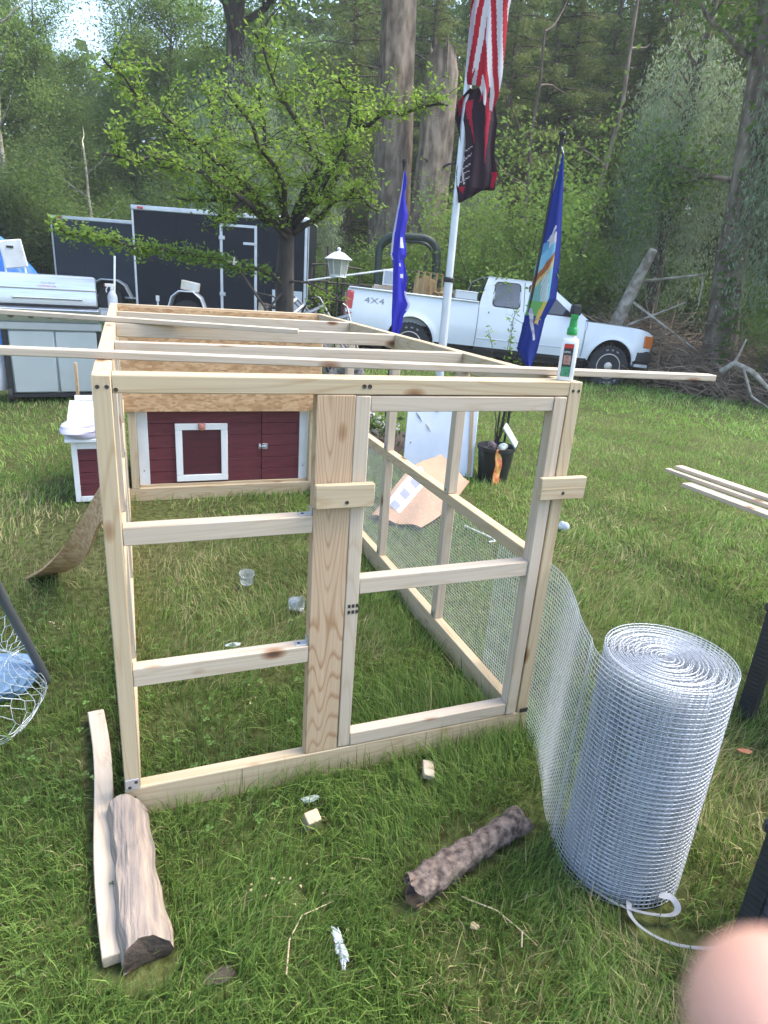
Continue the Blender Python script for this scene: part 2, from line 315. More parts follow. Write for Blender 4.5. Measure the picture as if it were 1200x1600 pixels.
# ------------------------------------------------------------------ grass (one uncountable mass)
def grass():
    rs = np.random.RandomState(4)
    def ring(n, r0, r1, p):
        u = rs.rand(n); r = (r0**(1-p)+u*(r1**(1-p)-r0**(1-p)))**(1/(1-p)); a = yaw+(rs.rand(n)-.5)*2*R(52)
        return CP.x+r*np.sin(a), CP.y+r*np.cos(a), r
    parts = []
    parts.append((*ring(190000, .75, 3.4, .7), .060, .0022, 0))
    parts.append((*ring(150000, 3.4, 9.5, .8), .052, .0046, 1))
    parts.append((*ring(90000, 9.5, 24, .8), .085, .013, 2))
    VS, FS, CS = [], [], []; base = 0
    for x, y, r, L0, w0, lod in parts:
        # clump
        n = len(x)
        cl = vnoise(x*6, y*6, 3, 2); keep = rs.rand(n) < np.clip(.35+1.6*(cl-.25), .12, 1)
        bare = vnoise(x*1.1+9, y*1.1, 8, 3)
        inside = (x > 0) & (x < 1.25) & (y > 0) & (y < 2.6)
        patch = np.exp(-(((x-.2)/.35)**2+((y-2.2)/.35)**2))+.7*np.exp(-(((x+.3)/.3)**2+((y-2.0)/.5)**2))
        keep &= rs.rand(n) > np.clip(patch*1.2, 0, .93)
        # keep sills, logs clear
        keep &= ~((y > -.004) & (y < .042) & (x > -.01) & (x < 1.23)); keep &= ~((x > 1.178) & (x < 1.226) & (y > 0) & (y < 2.6)); keep &= ~((x > -.006) & (x < .042) & (y > 0) & (y < 2.6))
        x, y, r, cl, bare = x[keep], y[keep], r[keep], cl[keep], bare[keep]; n = len(x); inside = inside[keep]
        foot = np.zeros(len(x), bool)
        for ax_, ay_, bx2, by2, rr in ((-.09, .44, -.025, -.41, .042), (.0, -.02, .036, -.42, .062), (.618, -.462, .985, -.345, .045), (1.185, -.505, 1.185, -.515, .168), (.82, -.118, .842, -.062, .026), (.434, -.174, .472, -.174, .030),
                                       (.385, .735, .385, .735, .035), (.423, -.56, .423, -.49, .020), (.445, -.10, .495, -.10, .020), (.521, 1.247, .521, 1.247, .04), (.667, .985, .667, .985, .05), (1.085, -.69, 1.28, -.81, .04), (1.08, -.6, 1.19, -.66, .02),
                                       (.36, -.37, .36, -.37, .03), (.175, -.504, .175, -.504, .035), (2.26, 2.94, 2.26, 2.94, .1), (2.66, 2.7, 2.66, 2.7, .13), (1.6, 2.0, 2.0, 2.3, .25), (1.853, -.315, 1.853, -.315, .025), (.73, -.566, .73, -.566, .014)):
            dx_, dy_ = bx2-ax_, by2-ay_; q = np.clip(((x-ax_)*dx_+(y-ay_)*dy_)/max(dx_*dx_+dy_*dy_, 1e-6), 0, 1); foot |= np.hypot(x-ax_-q*dx_, y-ay_-q*dy_) < rr
        x, y, r, cl, bare, inside = [q_[~foot] for q_ in (x, y, r, cl, bare, inside)]; n = len(x)
        z = gzn(x, y)
        tall = vnoise(x*2.3, y*2.3, 21, 3)
        L = L0*(.45+1.0*rs.rand(n)**1.5)*(.55+1.1*tall)
        edge = np.exp(-(np.minimum(np.abs(y+.05), np.abs(y-.08))/.05)**2)*((x > 0) & (x < 1.3)); L *= 1+.5*edge
        near_side = (x > .75) & (x < 1.17) & (y > 0) & (y < 1.4); L = np.where(near_side, L*1.35, L)
        flow = vnoise(x*1.4, y*1.4, 33, 2)*2*np.pi*2+rs.randn(n)*.9
        lean = np.clip(.65+.45*rs.randn(n), .05, 1.5); dx, dy = np.cos(flow), np.sin(flow)
        wd = w0*(.6+.8*rs.rand(n)); sx, sy = -dy, dx
        tw = rs.rand(n)*6.28; sx = np.cos(tw); sy = np.sin(tw)
        h1 = L*.5; h2 = L
        def pt(t, k): # point along blade
            bx = x+dx*lean*L*t**1.6*.85; by = y+dy*lean*L*t**1.6*.85; bz = z+L*t*np.clip(1-.42*lean*t, .15, 1)
            return np.stack([bx+sx*wd*k, by+sy*wd*k, bz], -1)
        V = np.stack([pt(0, -.5), pt(0, .5), pt(.5, -.45), pt(.5, .45), pt(1, 0)], 1).reshape(-1, 3)
        F0 = np.array([[0, 1, 2], [1, 3, 2], [2, 3, 4]]) if lod < 2 else np.array([[0, 1, 4]])
        F = (np.arange(n)[:, None, None]*5+F0[None]).reshape(-1, 3)+base; base += n*5
        g1 = np.array([.125, .205, .040]); g2 = np.array([.25, .385, .095]); g3 = np.array([.42, .37, .19]); g4 = np.array([.062, .125, .026])
        hue = vnoise(x*.9, y*.9, 51, 3)[:, None]; t = np.clip(rs.rand(n)*.7+hue[:, 0]*.5-.1, 0, 1)[:, None]
        c = g1*(1-t)+g2*t
        dk = (rs.rand(n) < .25)[:, None]; c = np.where(dk, g4, c)
        dryp = np.clip((bare-.52)*5, 0, 1)*.30+.028+np.where(inside & (y > .5) & (x < .95), .22, 0)+.5*np.exp(-(((x+.3)/.5)**2+((y-1.9)/.7)**2))+.35*np.exp(-(((x-2.4)/.6)**2+((y-1.1)/.5)**2))+.25*np.exp(-(((x-1.7)/.3)**2+((y+.45)/.4)**2))
        dry = (rs.rand(n) < dryp)[:, None]; c = np.where(dry, g3*(.7+.6*rs.rand(n)[:, None]), c)
        far = np.clip((r-3)/8, 0, 1)[:, None]; c = c*(1-far*.15)+np.array([.26, .47, .085])*far*.5
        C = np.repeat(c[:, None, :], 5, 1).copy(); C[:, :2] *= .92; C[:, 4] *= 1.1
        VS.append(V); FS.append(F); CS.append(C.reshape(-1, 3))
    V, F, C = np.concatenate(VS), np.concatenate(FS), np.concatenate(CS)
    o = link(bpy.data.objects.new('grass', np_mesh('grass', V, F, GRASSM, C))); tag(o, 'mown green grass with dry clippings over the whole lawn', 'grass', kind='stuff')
    # broad clover / weed leaves near the camera
    rs = np.random.RandomState(9); n = 2600
    r = .9+rs.rand(n)**.8*4; a = yaw+(rs.rand(n)-.5)*2*R(48); x, y = CP.x+r*np.sin(a), CP.y+r*np.cos(a)
    k = vnoise(x*2.5, y*2.5, 77, 2) > .52; x, y = x[k], y[k]; k = ~((y > -.01) & (y < .05)); x, y = x[k], y[k]; n = len(x)
    V, F, C = [], [], []
    for i in range(n):
        s = .0035+.0045*rs.rand(); z = gz(x[i], y[i])+.018+.03*rs.rand(); a0 = rs.rand()*6.28
        cc = np.array([.11, .20, .05])*(.7+.7*rs.rand())
        for j in range(3):
            a1 = a0+j*2.094; b0 = len(V); px, py = x[i]+math.cos(a1)*s, y[i]+math.sin(a1)*s
            V += [(x[i], y[i], z), (px-math.sin(a1)*s*.8, py+math.cos(a1)*s*.8, z+.003), (px+math.cos(a1)*s*.7, py+math.sin(a1)*s*.7, z+.001), (px+math.sin(a1)*s*.8, py-math.cos(a1)*s*.8, z+.004)]
            F.append((b0, b0+1, b0+2, b0+3)); C += [cc]*4
    o = link(bpy.data.objects.new('clover', np_mesh('clover', np.array(V), np.array(F), GRASSM, np.array(C)))); tag(o, 'small round clover leaves scattered through the grass', 'clover', kind='stuff')
grass()

# ------------------------------------------------------------------ foliage tools
def leaf_data(P, size, cols, rs, up=.5, aspect=.55, hang=False):
    n = len(P); nrm = rs.randn(n, 3); nrm[:, 2] = np.abs(nrm[:, 2])+up*1.2; nrm /= np.linalg.norm(nrm, axis=1)[:, None]
    t = rs.randn(n, 3)
    if hang: t = t*.3+np.array([0, 0, -1.]); nrm = rs.randn(n, 3)
    t -= nrm*(t*nrm).sum(1)[:, None]/np.maximum((nrm**2).sum(1)[:, None], 1e-6); t /= np.maximum(np.linalg.norm(t, axis=1)[:, None], 1e-6)
    b = np.cross(nrm, t); b /= np.maximum(np.linalg.norm(b, axis=1)[:, None], 1e-6)
    s = (size*(.6+.8*rs.rand(n)))[:, None]
    V = np.stack([P-t*s*.5, P+b*s*aspect*.5, P+t*s*.55, P-b*s*aspect*.5], 1).reshape(-1, 3)
    F = np.arange(n*4).reshape(n, 4)
    return V, F, np.repeat(cols, 4, 0)
def grow(rs, p, d, L, r, lev, out, tips, maxlev, spread=.7, kids=(3, 5), upb=.15, n=5):
    pts = [Vector(p)]; d = Vector(d).normalized(); rad = [r]
    for i in range(n):
        d = (d+Vector((rs.randn(), rs.randn(), rs.randn()))*.13+Vector((0, 0, upb))*.25).normalized()
        pts.append(pts[-1]+d*L/n); rad.append(r*(1-.8*(i+1)/n))
    out.append((pts, rad))
    if lev >= maxlev-1:
        for q in pts[2:]: tips.append(tuple(q))
    if lev < maxlev:
        for k in range(rs.randint(*kids)+1):
            i = rs.randint(1, n+1); a = rs.rand()*6.28
            side = Vector((math.cos(a), math.sin(a), rs.rand()*.6-.1)); side = (side-d*side.dot(d)*.5).normalized()
            nd = (d*(1-spread)+side*spread).normalized()
            grow(rs, pts[i], nd, L*(.45+.25*rs.rand()), rad[i]*.6, lev+1, out, tips, maxlev, spread, kids, upb, n)

def make_trunk_obj(name, branches, m, parent, sides=(9, 5, 3)):
    mb = MB()
    for pts, rad in branches:
        n = sides[0] if rad[0] > .09 else (sides[1] if rad[0] > .03 else sides[2]); mb.tube(pts, rad, n)
    return mb.build(name, m, parent, smooth=60)
def crown_obj(P, size, ca, cb, rs, parent, name='crown', up=.5, aspect=.55, hang=False, clump=.45, mat_=None):
    P = np.asarray(P); t = np.clip(rs.rand(len(P))*(1-clump)+clump*vnoise(P[:, 0]*1.3+40, P[:, 2]*1.3+P[:, 1]*.9+40, rs.randint(99), 2)*1.3-.05, 0, 1)[:, None]
    C = np.array(ca)*(1-t)+np.array(cb)*t
    V, F, C4 = leaf_data(P, size, C, rs, up, aspect, hang)
    return link(bpy.data.objects.new(name, np_mesh(name, V, F, mat_ or LEAFM, C4)), parent)

PROTO = {}
def proto(key): return PROTO[key]
def tree_dec(name, label, seed, H, n, size, ca, cb, group, low=1.2, bark=None, trunk_r=.2, wid=1.0):
    rs = np.random.RandomState(seed); t = thing(name, label, 'tree', (0, 0, 0), group); br, tips = [], []
    tp = [Vector((0, 0, -.3))]; 
    for i in range(8): tp.append(tp[-1]+Vector((rs.randn()*.12, rs.randn()*.12, H/8)))
    tr = [trunk_r*(1.25 if i == 0 else (1-.85*i/8)) for i in range(9)]; br.append((tp, tr))
    for k in range(26):
        h = low+(H*.95-low)*(k/26)**.9; i = min(7, int(h/H*8)); f = h/H*8-i; p = tp[i].lerp(tp[i+1], f); a = k*2.4+rs.rand()
        ln = H*.27*wid*(1.1-.75*(h/H))*(.7+.6*rs.rand())
        grow(rs, p, (math.cos(a), math.sin(a), .35+.5*h/H), ln, .035+trunk_r*.25*(1-h/H), 1, br, tips, 2, kids=(3, 5))
    make_trunk_obj('trunk', br, bark or BARK, t)
    tips = np.array(tips); P = tips[rs.randint(len(tips), size=n)]+rs.randn(n, 3)*np.array([.33, .33, .25])*wid*(H/13)
    crown_obj(P[P[:, 2] > .3], size, ca, cb, rs, t); return t
def tree_con(name, label, seed, H, n, size, ca, cb, group, low=.8):
    rs = np.random.RandomState(seed); t = thing(name, label, 'tree', (0, 0, 0), group); br = [([(0, 0, -.3), (.05, 0, H*.5), (0, .05, H)], [.17, .1, .02])]; P = []
    nb = 110
    for k in range(nb):
        h = low+(H-low)*(k/nb); a = k*2.4+rs.rand()*.6; ln = (H*.2)*(1.08-h/H)*(.6+.6*rs.rand())+.25; d = Vector((math.cos(a), math.sin(a), 0))
        pts = [Vector((0, 0, h))+d*ln*u+Vector((0, 0, -.25*ln*u*u+.12*ln*u)) for u in (0, .5, 1)]
        br.append((pts, [.03, .018, .005])); m = int(n/nb*ln/(H*.12))
        u = rs.rand(m)**.7; q = np.array([pts[0]])*(1-u[:, None])+np.array([pts[2]])*u[:, None]
        P.append(q+np.stack([rs.randn(m)*.12*ln*.7+.0, rs.randn(m)*.12*ln*.7, -np.abs(rs.randn(m))*.14-.1*ln*u*(1-u)], -1))
    make_trunk_obj('trunk', br, BARK, t, (7, 4, 3))
    crown_obj(np.concatenate(P), size, ca, cb, rs, t, aspect=.35, up=.2); return t
def tree_droop(name, label, seed, H, n, size, ca, cb, group, R0=1.3, strands=70):
    rs = np.random.RandomState(seed); t = thing(name, label, 'tree', (0, 0, 0), group); br = [([(0, 0, -.3), (.1, .05, H*.5), (-.1, 0, H*.95)], [.2, .13, .04])]; P = []
    for k in range(strands):
        a = rs.rand()*6.28; rr = R0*rs.rand()**.5; top = H*(.55+.45*rs.rand())*(1-.25*(rr/R0)); x, y = rr*math.cos(a), rr*math.sin(a); ln = (1.5+2.6*rs.rand())
        if k % 2 == 0: br.append(([(0, 0, top-.6), (x*.6, y*.6, top), (x, y, top-.3)], [.035, .02, .008]))
        m = n//strands; u = rs.rand(m); P.append(np.stack([x+rs.randn(m)*.14*(1+.3*u), y+rs.randn(m)*.14*(1+.3*u), top+.1-u*ln], -1))
    make_trunk_obj('trunk', br, BARK, t)
    P = np.concatenate(P); crown_obj(P[P[:, 2] > .4], size, ca, cb, rs, t, aspect=.28, hang=True); return t
def shrub(name, label, seed, H, n, size, ca, cb, group, wid=1.0):
    rs = np.random.RandomState(seed); t = thing(name, label, 'bush', (0, 0, 0), group); br, tips = [], []
    for k in range(9):
        a = k*2.4; grow(rs, (rs.randn()*.1, rs.randn()*.1, -.05), (math.cos(a)*.6, math.sin(a)*.6, 1), H*.75, .025, 1, br, tips, 2, kids=(3, 5))
    make_trunk_obj('trunk', br, BARKD, t); tips = np.array(tips); P = tips[rs.randint(len(tips), size=n)]+rs.randn(n, 3)*.17*H/3*wid
    crown_obj(P[P[:, 2] > .02], size, ca, cb, rs, t); return t
def place(src, spots, labels=None, first=[None]):
    """src is used for the first spot, copies for the rest: (x, y, scale, rot, zscale)"""
    out = []
    for i, sp in enumerate(spots):
        x, y, s, rz = sp[:4]; o = src if i == 0 else copy_tree(src)
        o.location = (x, y, gz(min(x, 12), y)+max(0, math.hypot(x-CP.x, y-CP.y)-45)*.12); o.rotation_euler = (0, 0, rz); o.scale = (s, s, s*(sp[4] if len(sp) > 4 else 1))
        grp = o.get('group'); grp = ('l'+grp if grp and grp[0] == 't' else grp)
        if grp and not labels:
            dg = math.degrees(math.atan2(x-CP.x, y-CP.y)); dist = math.hypot(x-CP.x, y-CP.y)
            zn = next(nm for lim, nm in ((-4, 'at the left edge above the grill'), (3, 'behind the left trailer'), (9, 'behind the middle of the trailers'), (15, 'behind the small fruit tree'), (21, 'left of the broken dead trunks'), (27, 'behind the broken dead trunks'),
                      (34, 'between the two tall flags'), (40, 'behind the pickup cab'), (47, 'behind the brush pile'), (54, 'behind the vine-covered trunk'), (999, 'past the right edge of the woods')) if dg < lim)
            kd = {'d': 'dark green conifer', 'l': 'tall leafy tree', 'u': 'undergrowth bush'}[grp[0]]; row = (0 if dist < 23.5 else 1) if grp[0] == 'd' else ((0 if dist < 29 else (1 if dist < 34 else 2)) if grp[0] == 'l' else (0 if dist < 20.5 else 1))
            ad = (('nearer ', 'deeper ') if grp[0] != 'l' else ('nearer ', 'deeper ', 'farthest '))[row]
            o['label'] = ad+kd+' '+zn; o['group'] = kd+'s '+zn
        if labels: o['label'] = labels[i] if i < len(labels) else labels[-1]
        out.append(o)
    return out
def polar(deg, r): a = R(deg); return CP.x+r*math.sin(a), CP.y+r*math.cos(a)
def spots(rs, lo, hi, n, r0, r1, s0=.9, s1=1.15):
    out = []
    for i in range(n):
        a = lo+(hi-lo)*(i+.5)/n+rs.randn()*.6; out.append((*polar(a, r0+(r1-r0)*rs.rand()), s0+(s1-s0)*rs.rand(), rs.rand()*6.28))
    return out

def woods():
    rs = np.random.RandomState(12)
    D1, D2 = (.085, .15, .045), (.21, .31, .09)
    B1, B2 = (.12, .21, .04), (.25, .37, .085)
    C1, C2 = (.095, .135, .05), (.21, .26, .09)
    G1, G2 = (.19, .26, .155), (.37, .46, .29)
    # right side: dense conifers
    a = tree_con('conifer_tree', 'tall dark green conifer in the dense woods behind the white pickup', 1, 13, 42000, .095, C1, C2, 'dark conifers of the woods', low=.6)
    b = tree_con('conifer_tree', 'tall dark green conifer in the dense woods behind the white pickup', 2, 12, 42000, .09, (.12, .16, .05), (.25, .30, .10), 'dark conifers of the woods', low=1.5)
    s = spots(rs, 16, 64, 20, 20.5, 29); place(a, s[::2]); place(b, s[1::2])
    # left side and depth: leafy trees
    c = tree_dec('leafy_tree', 'tall green leafy tree standing deep in the woods', 3, 14, 46000, .11, D1, D2, 'leafy trees of the woods', low=1.0)
    d = tree_dec('leafy_tree', 'tall green leafy tree standing deep in the woods', 4, 13, 46000, .105, (.10, .18, .045), (.26, .38, .10), 'leafy trees of the woods', low=1.0, wid=1.1)
    s = spots(rs, -20, 20, 14, 25, 35, .62, .82)+spots(rs, 18, 66, 12, 29, 40, 1.0, 1.3)
    place(c, s[::2]); place(d, s[1::2])
    # drooping pale green, vine hung
    e = tree_droop('drooping_tree', 'pale grey-green tree with hanging foliage in the upper right corner of the woods', 5, 9.5, 24000, .10, G1, G2, None, R0=1.3)
    place(e, [(*polar(52.0, 14.9), 1.0, .4), (*polar(42.6, 17.0), .92, 2.), (*polar(8.5, 16.5), .72, 1.), (*polar(14.2, 17.2), .62, 3.), (*polar(28.2, 19.5), .58, 4.), (*polar(57, 15.5), .9, 5)],
          ['pale grey-green tree with hanging foliage in the upper right corner of the woods', 'pale green plume of hanging foliage left of the vine-covered right-hand trunk',
           'tall grey-green curtain of hanging leaves above the middle of the trailer', 'grey-green hanging foliage just left of the broken dead trunks',
           'grey-green hanging foliage right of the tall flagpole', 'grey-green hanging foliage at the far right edge of the woods'])
    # bright understory
    f = shrub('bush', 'bright green bush behind the pickup between the two flagpoles', 6, 3.6, 20000, .07, B1, B2, None)
    g = shrub('bush', 'green undergrowth bush at the edge of the woods', 7, 2.8, 17000, .07, (.10, .19, .04), (.24, .35, .08), 'undergrowth bushes along the edge of the woods')
    place(f, [(*polar(31.8, 15.9), 1.22, 0, 1.15), (*polar(54.5, 15.2), .6, 2.2), (*polar(26.5, 17.5), .95, 1.2)],
          ['bright green bush behind the pickup between the two flagpoles', 'bright green bush at the right edge behind the brush pile', 'bright green bush behind the roll bar of the tractor'])
    h_ = shrub('bush', 'dull green bush behind the blue tarp at the left edge', 17, 3.6, 18000, .075, (.07, .12, .04), (.17, .235, .07), None)
    place(h_, [(*polar(-10.5, 22.5), 1.25, 1.7), (*polar(-6.0, 23.0), 1.2, 2.9), (*polar(6.5, 22.5), 1.1, 2.0)],
          ['dull green bush behind the blue tarp at the left edge', 'dull green bush rising behind the left end of the trailers', 'dull green bush showing above the roof of the nearer trailer'])
    s = [(*polar(an, (17.2 if an < 30 else 19.2)+2.2*rs.rand()), .75+.5*rs.rand(), rs.rand()*6) for an in (14, 18.5, 22, 36.5, 40, 43.5, 46.5, 50, 56, 60)]+[(*polar(an, 23+1.5*rs.rand()), 1+.4*rs.rand(), rs.rand()*6) for an in (-15, -12, -8, -3, 0, 3, 9, 24, 29, 34, 39, 44)]
    place(g, s)
    # vine-grown trunk on the right
    rs2 = np.random.RandomState(31)
    x, y = polar(48.0, 15.6); t = thing('vine_covered_tree', 'thick pale grey trunk wrapped in green vines right of the brush pile', 'tree', (x, y, gz(12, y)))
    pts = [Vector((x+dx, y+dy, gz(12, y)+h)) for dx, dy, h in ((.1, 0, -.3), (0, 0, 1), (-.12, .09, 2.4), (-.18, .14, 4), (-.32, .22, 6), (-.55, .34, 8.5), (-.75, .45, 11))]
    br, tips = [(pts, [.48, .34, .29, .27, .25, .2, .08])], []
    for k in range(7): grow(rs2, pts[3+k % 4], (math.cos(k*2.1), math.sin(k*2.1), .5), 2.2, .07, 1, br, tips, 2)
    make_trunk_obj('trunk', br, BARKP, t, (14, 6, 3)); n = 9000
    P = np.array(tips)[rs2.randint(len(tips), size=n)]+rs2.randn(n, 3)*.35
    h = rs2.rand(3600)*7+.1; an = rs2.rand(3600)*6.28; vin = vnoise(h*.7, an*1.2, 5, 2) > .56
    Q = np.stack([x+(.34+.12*rs2.rand(3600))*np.cos(an), y+(.34+.12*rs2.rand(3600))*np.sin(an), gz(12, y)+h], -1)[vin]
    crown_obj(np.concatenate([P, Q]), .12, B1, (.14, .24, .05), rs2, t, name='crown')
    # broken dead trunks (snags)
    def snag(label, deg, r, H, r0, seed, lean=(0, 0)):
        rs3 = np.random.RandomState(seed); x, y = polar(deg, r); z0 = gz(x, y); t = thing('broken_tree_trunk', label, 'tree', (x, y, z0))
        mb = MB(); n = 18; K = 26
        def fn(u, v):
            i = u*K; h = H*u; a = v*2*math.pi; rr = r0*(1.25-.45*u)*(1+.13*math.sin(3*a+u*4)+.08*math.sin(7*a-u*9)+.05*rs3.rand())
            if u == 1: rr *= .82
            top = 0 if u < 1 else .35*abs(math.sin(a*2.5+seed))*rs3.rand()
            return (x+lean[0]*u+rr*math.cos(a), y+lean[1]*u+rr*math.sin(a), z0-.2+h+top)
        mb.grid(fn, K, n); mb.build('trunk', BARKP, t, smooth=50)
        m2 = MB()
        for k in range(9):
            a = rs3.rand()*6.28; h = H-.25; m2.tube([(x+lean[0]+r0*.6*math.cos(a), y+lean[1]+r0*.6*math.sin(a), z0+h-.4), (x+lean[0]+r0*.68*math.cos(a), y+lean[1]+r0*.68*math.sin(a), z0+h+.15+.35*rs3.rand())], [.11, .005], 4)
        m2.build('splintered_top', BARKP, t, smooth=40)
        for k in range(7):
            m3 = MB(); a = rs3.rand()*6.28; h = H*(.3+.65*rs3.rand()); p = Vector((x+lean[0]*h/H, y+lean[1]*h/H, z0+h)); d = Vector((math.cos(a), math.sin(a), .3)); m3.tube([p, p+d*.5+Vector((0, 0, .05)), p+d*(.7+.5*rs3.rand())+Vector((0, 0, .12*rs3.randn()))], [.05, .03, .006], 5); m3.build('dead_limb', BARKD, t, smooth=50)
        return t
    snag('thick broken dead trunk with a jagged top right behind the small blue flag', 23.9, 18.6, 7.0, .45, 5, (.1, 0))
    snag('taller gnarled dead trunk left of the one with the jagged top', 21.3, 19.2, 11, .45, 8, (-.35, 0))
    # big tree behind the trailer
    t = tree_dec('big_leafy_tree', 'big tree with a dark straight trunk rising behind the trailers', 15, 15, 52000, .11, (.07, .125, .04), (.18, .27, .08), None, low=5.6, bark=BARKD, trunk_r=.30, wid=1.5)
    place(t, [(*polar(8.2, 16.8), 1, .8)])
    # slender pale trunks
    for deg, r, H, m, ra, lb in ((-7.6, 24, 8.5, BIRCH, .11, 'bleached crooked dead trunk above the left end of the trailers'), (-13.2, 24, 7, BIRCH, .06, 'thin pale leaning trunk at the left edge of the woods'),
                             (36.8, 19.5, 9, BARKP, .10, 'slender bare trunk right of the state flag'), (40.7, 19.0, 7, BIRCH, .06, 'thin pale dead trunk leaning in the dark woods'),
                             (-2.3, 22.8, 4.6, BIRCH, .07, 'short twisted dead trunk just above the left trailer roof'), (32.6, 19.6, 8, BARK, .09, 'slender brown trunk between the two tall flags')):
        x, y = polar(deg, r); z0 = gz(min(x, 12), y); rs4 = np.random.RandomState(int(deg*10) % 97); pts = [Vector((x, y, z0-.2))]
        for i in range(7): pts.append(pts[-1]+Vector((rs4.randn()*.10, rs4.randn()*.1, H/7)))
        t = thing('slender_tree', lb, 'tree', (x, y, z0)); br = [(pts, [ra*(1-.09*i) for i in range(8)])]; tips = []
        for k in range(5): grow(rs4, pts[3+k % 5], (rs4.randn(), rs4.randn(), .5), 1.3, ra*.4, 2, br, tips, 2)
        make_trunk_obj('trunk', br, m, t, (8, 5, 3))
    # far mass of foliage closing the woods
    n = 90000; a = R(-34)+rs.rand(n)*R(116); r = 40+rs.rand(n)*14; top = 15+6*vnoise(a*9+5, r*.1, 3, 3)
    top = np.where(a < R(16.0), top*np.interp(np.degrees(a), [-34, -8, 8, 16], [.5, .55, .66, 1]), top)
    h = rs.rand(n)**.85*top; x, y = CP.x+r*np.sin(a), CP.y+r*np.cos(a)
    x += rs.randn(n)*.6; P = np.stack([x, y, h+.2+gzn(np.minimum(x, 12), y)], -1); k = vnoise(a*70, h*.7, 9, 3) > .36
    o = crown_obj(P[k], .62, (.06, .10, .04), (.13, .19, .08), rs, None, name='far_woods', aspect=.7); tag(o, 'far mass of dark green woods closing the background', 'woods', kind='stuff')
    # low ground cover at the woodland edge
    n = 60000; a = R(-22)+rs.rand(n)*R(92); deg = np.degrees(a); edge = np.interp(deg, [-25, -5, 8, 20, 26, 33, 42, 50, 60, 75], [23, 22.5, 21.5, 18.5, 16.5, 17.2, 17.8, 17.2, 16.0, 14])
    r = edge+rs.rand(n)**1.4*9; x, y = CP.x+r*np.sin(a), CP.y+r*np.cos(a); hh = (.15+1.0*vnoise(x*.8, y*.8, 6, 3)**1.5*np.clip((r-edge)/1.2, .15, 1))*rs.rand(n)
    P = np.stack([x, y, gzn(np.minimum(x, 12), y)+hh+.03], -1); P = P[vnoise(x*.5+3, y*.5, 44, 2) > .40]
    o = crown_obj(P, .10, (.08, .14, .03), (.20, .29, .07), rs, None, name='ground_cover'); tag(o, 'low green weeds and ground cover along the foot of the woods', 'undergrowth', kind='stuff')
woods()

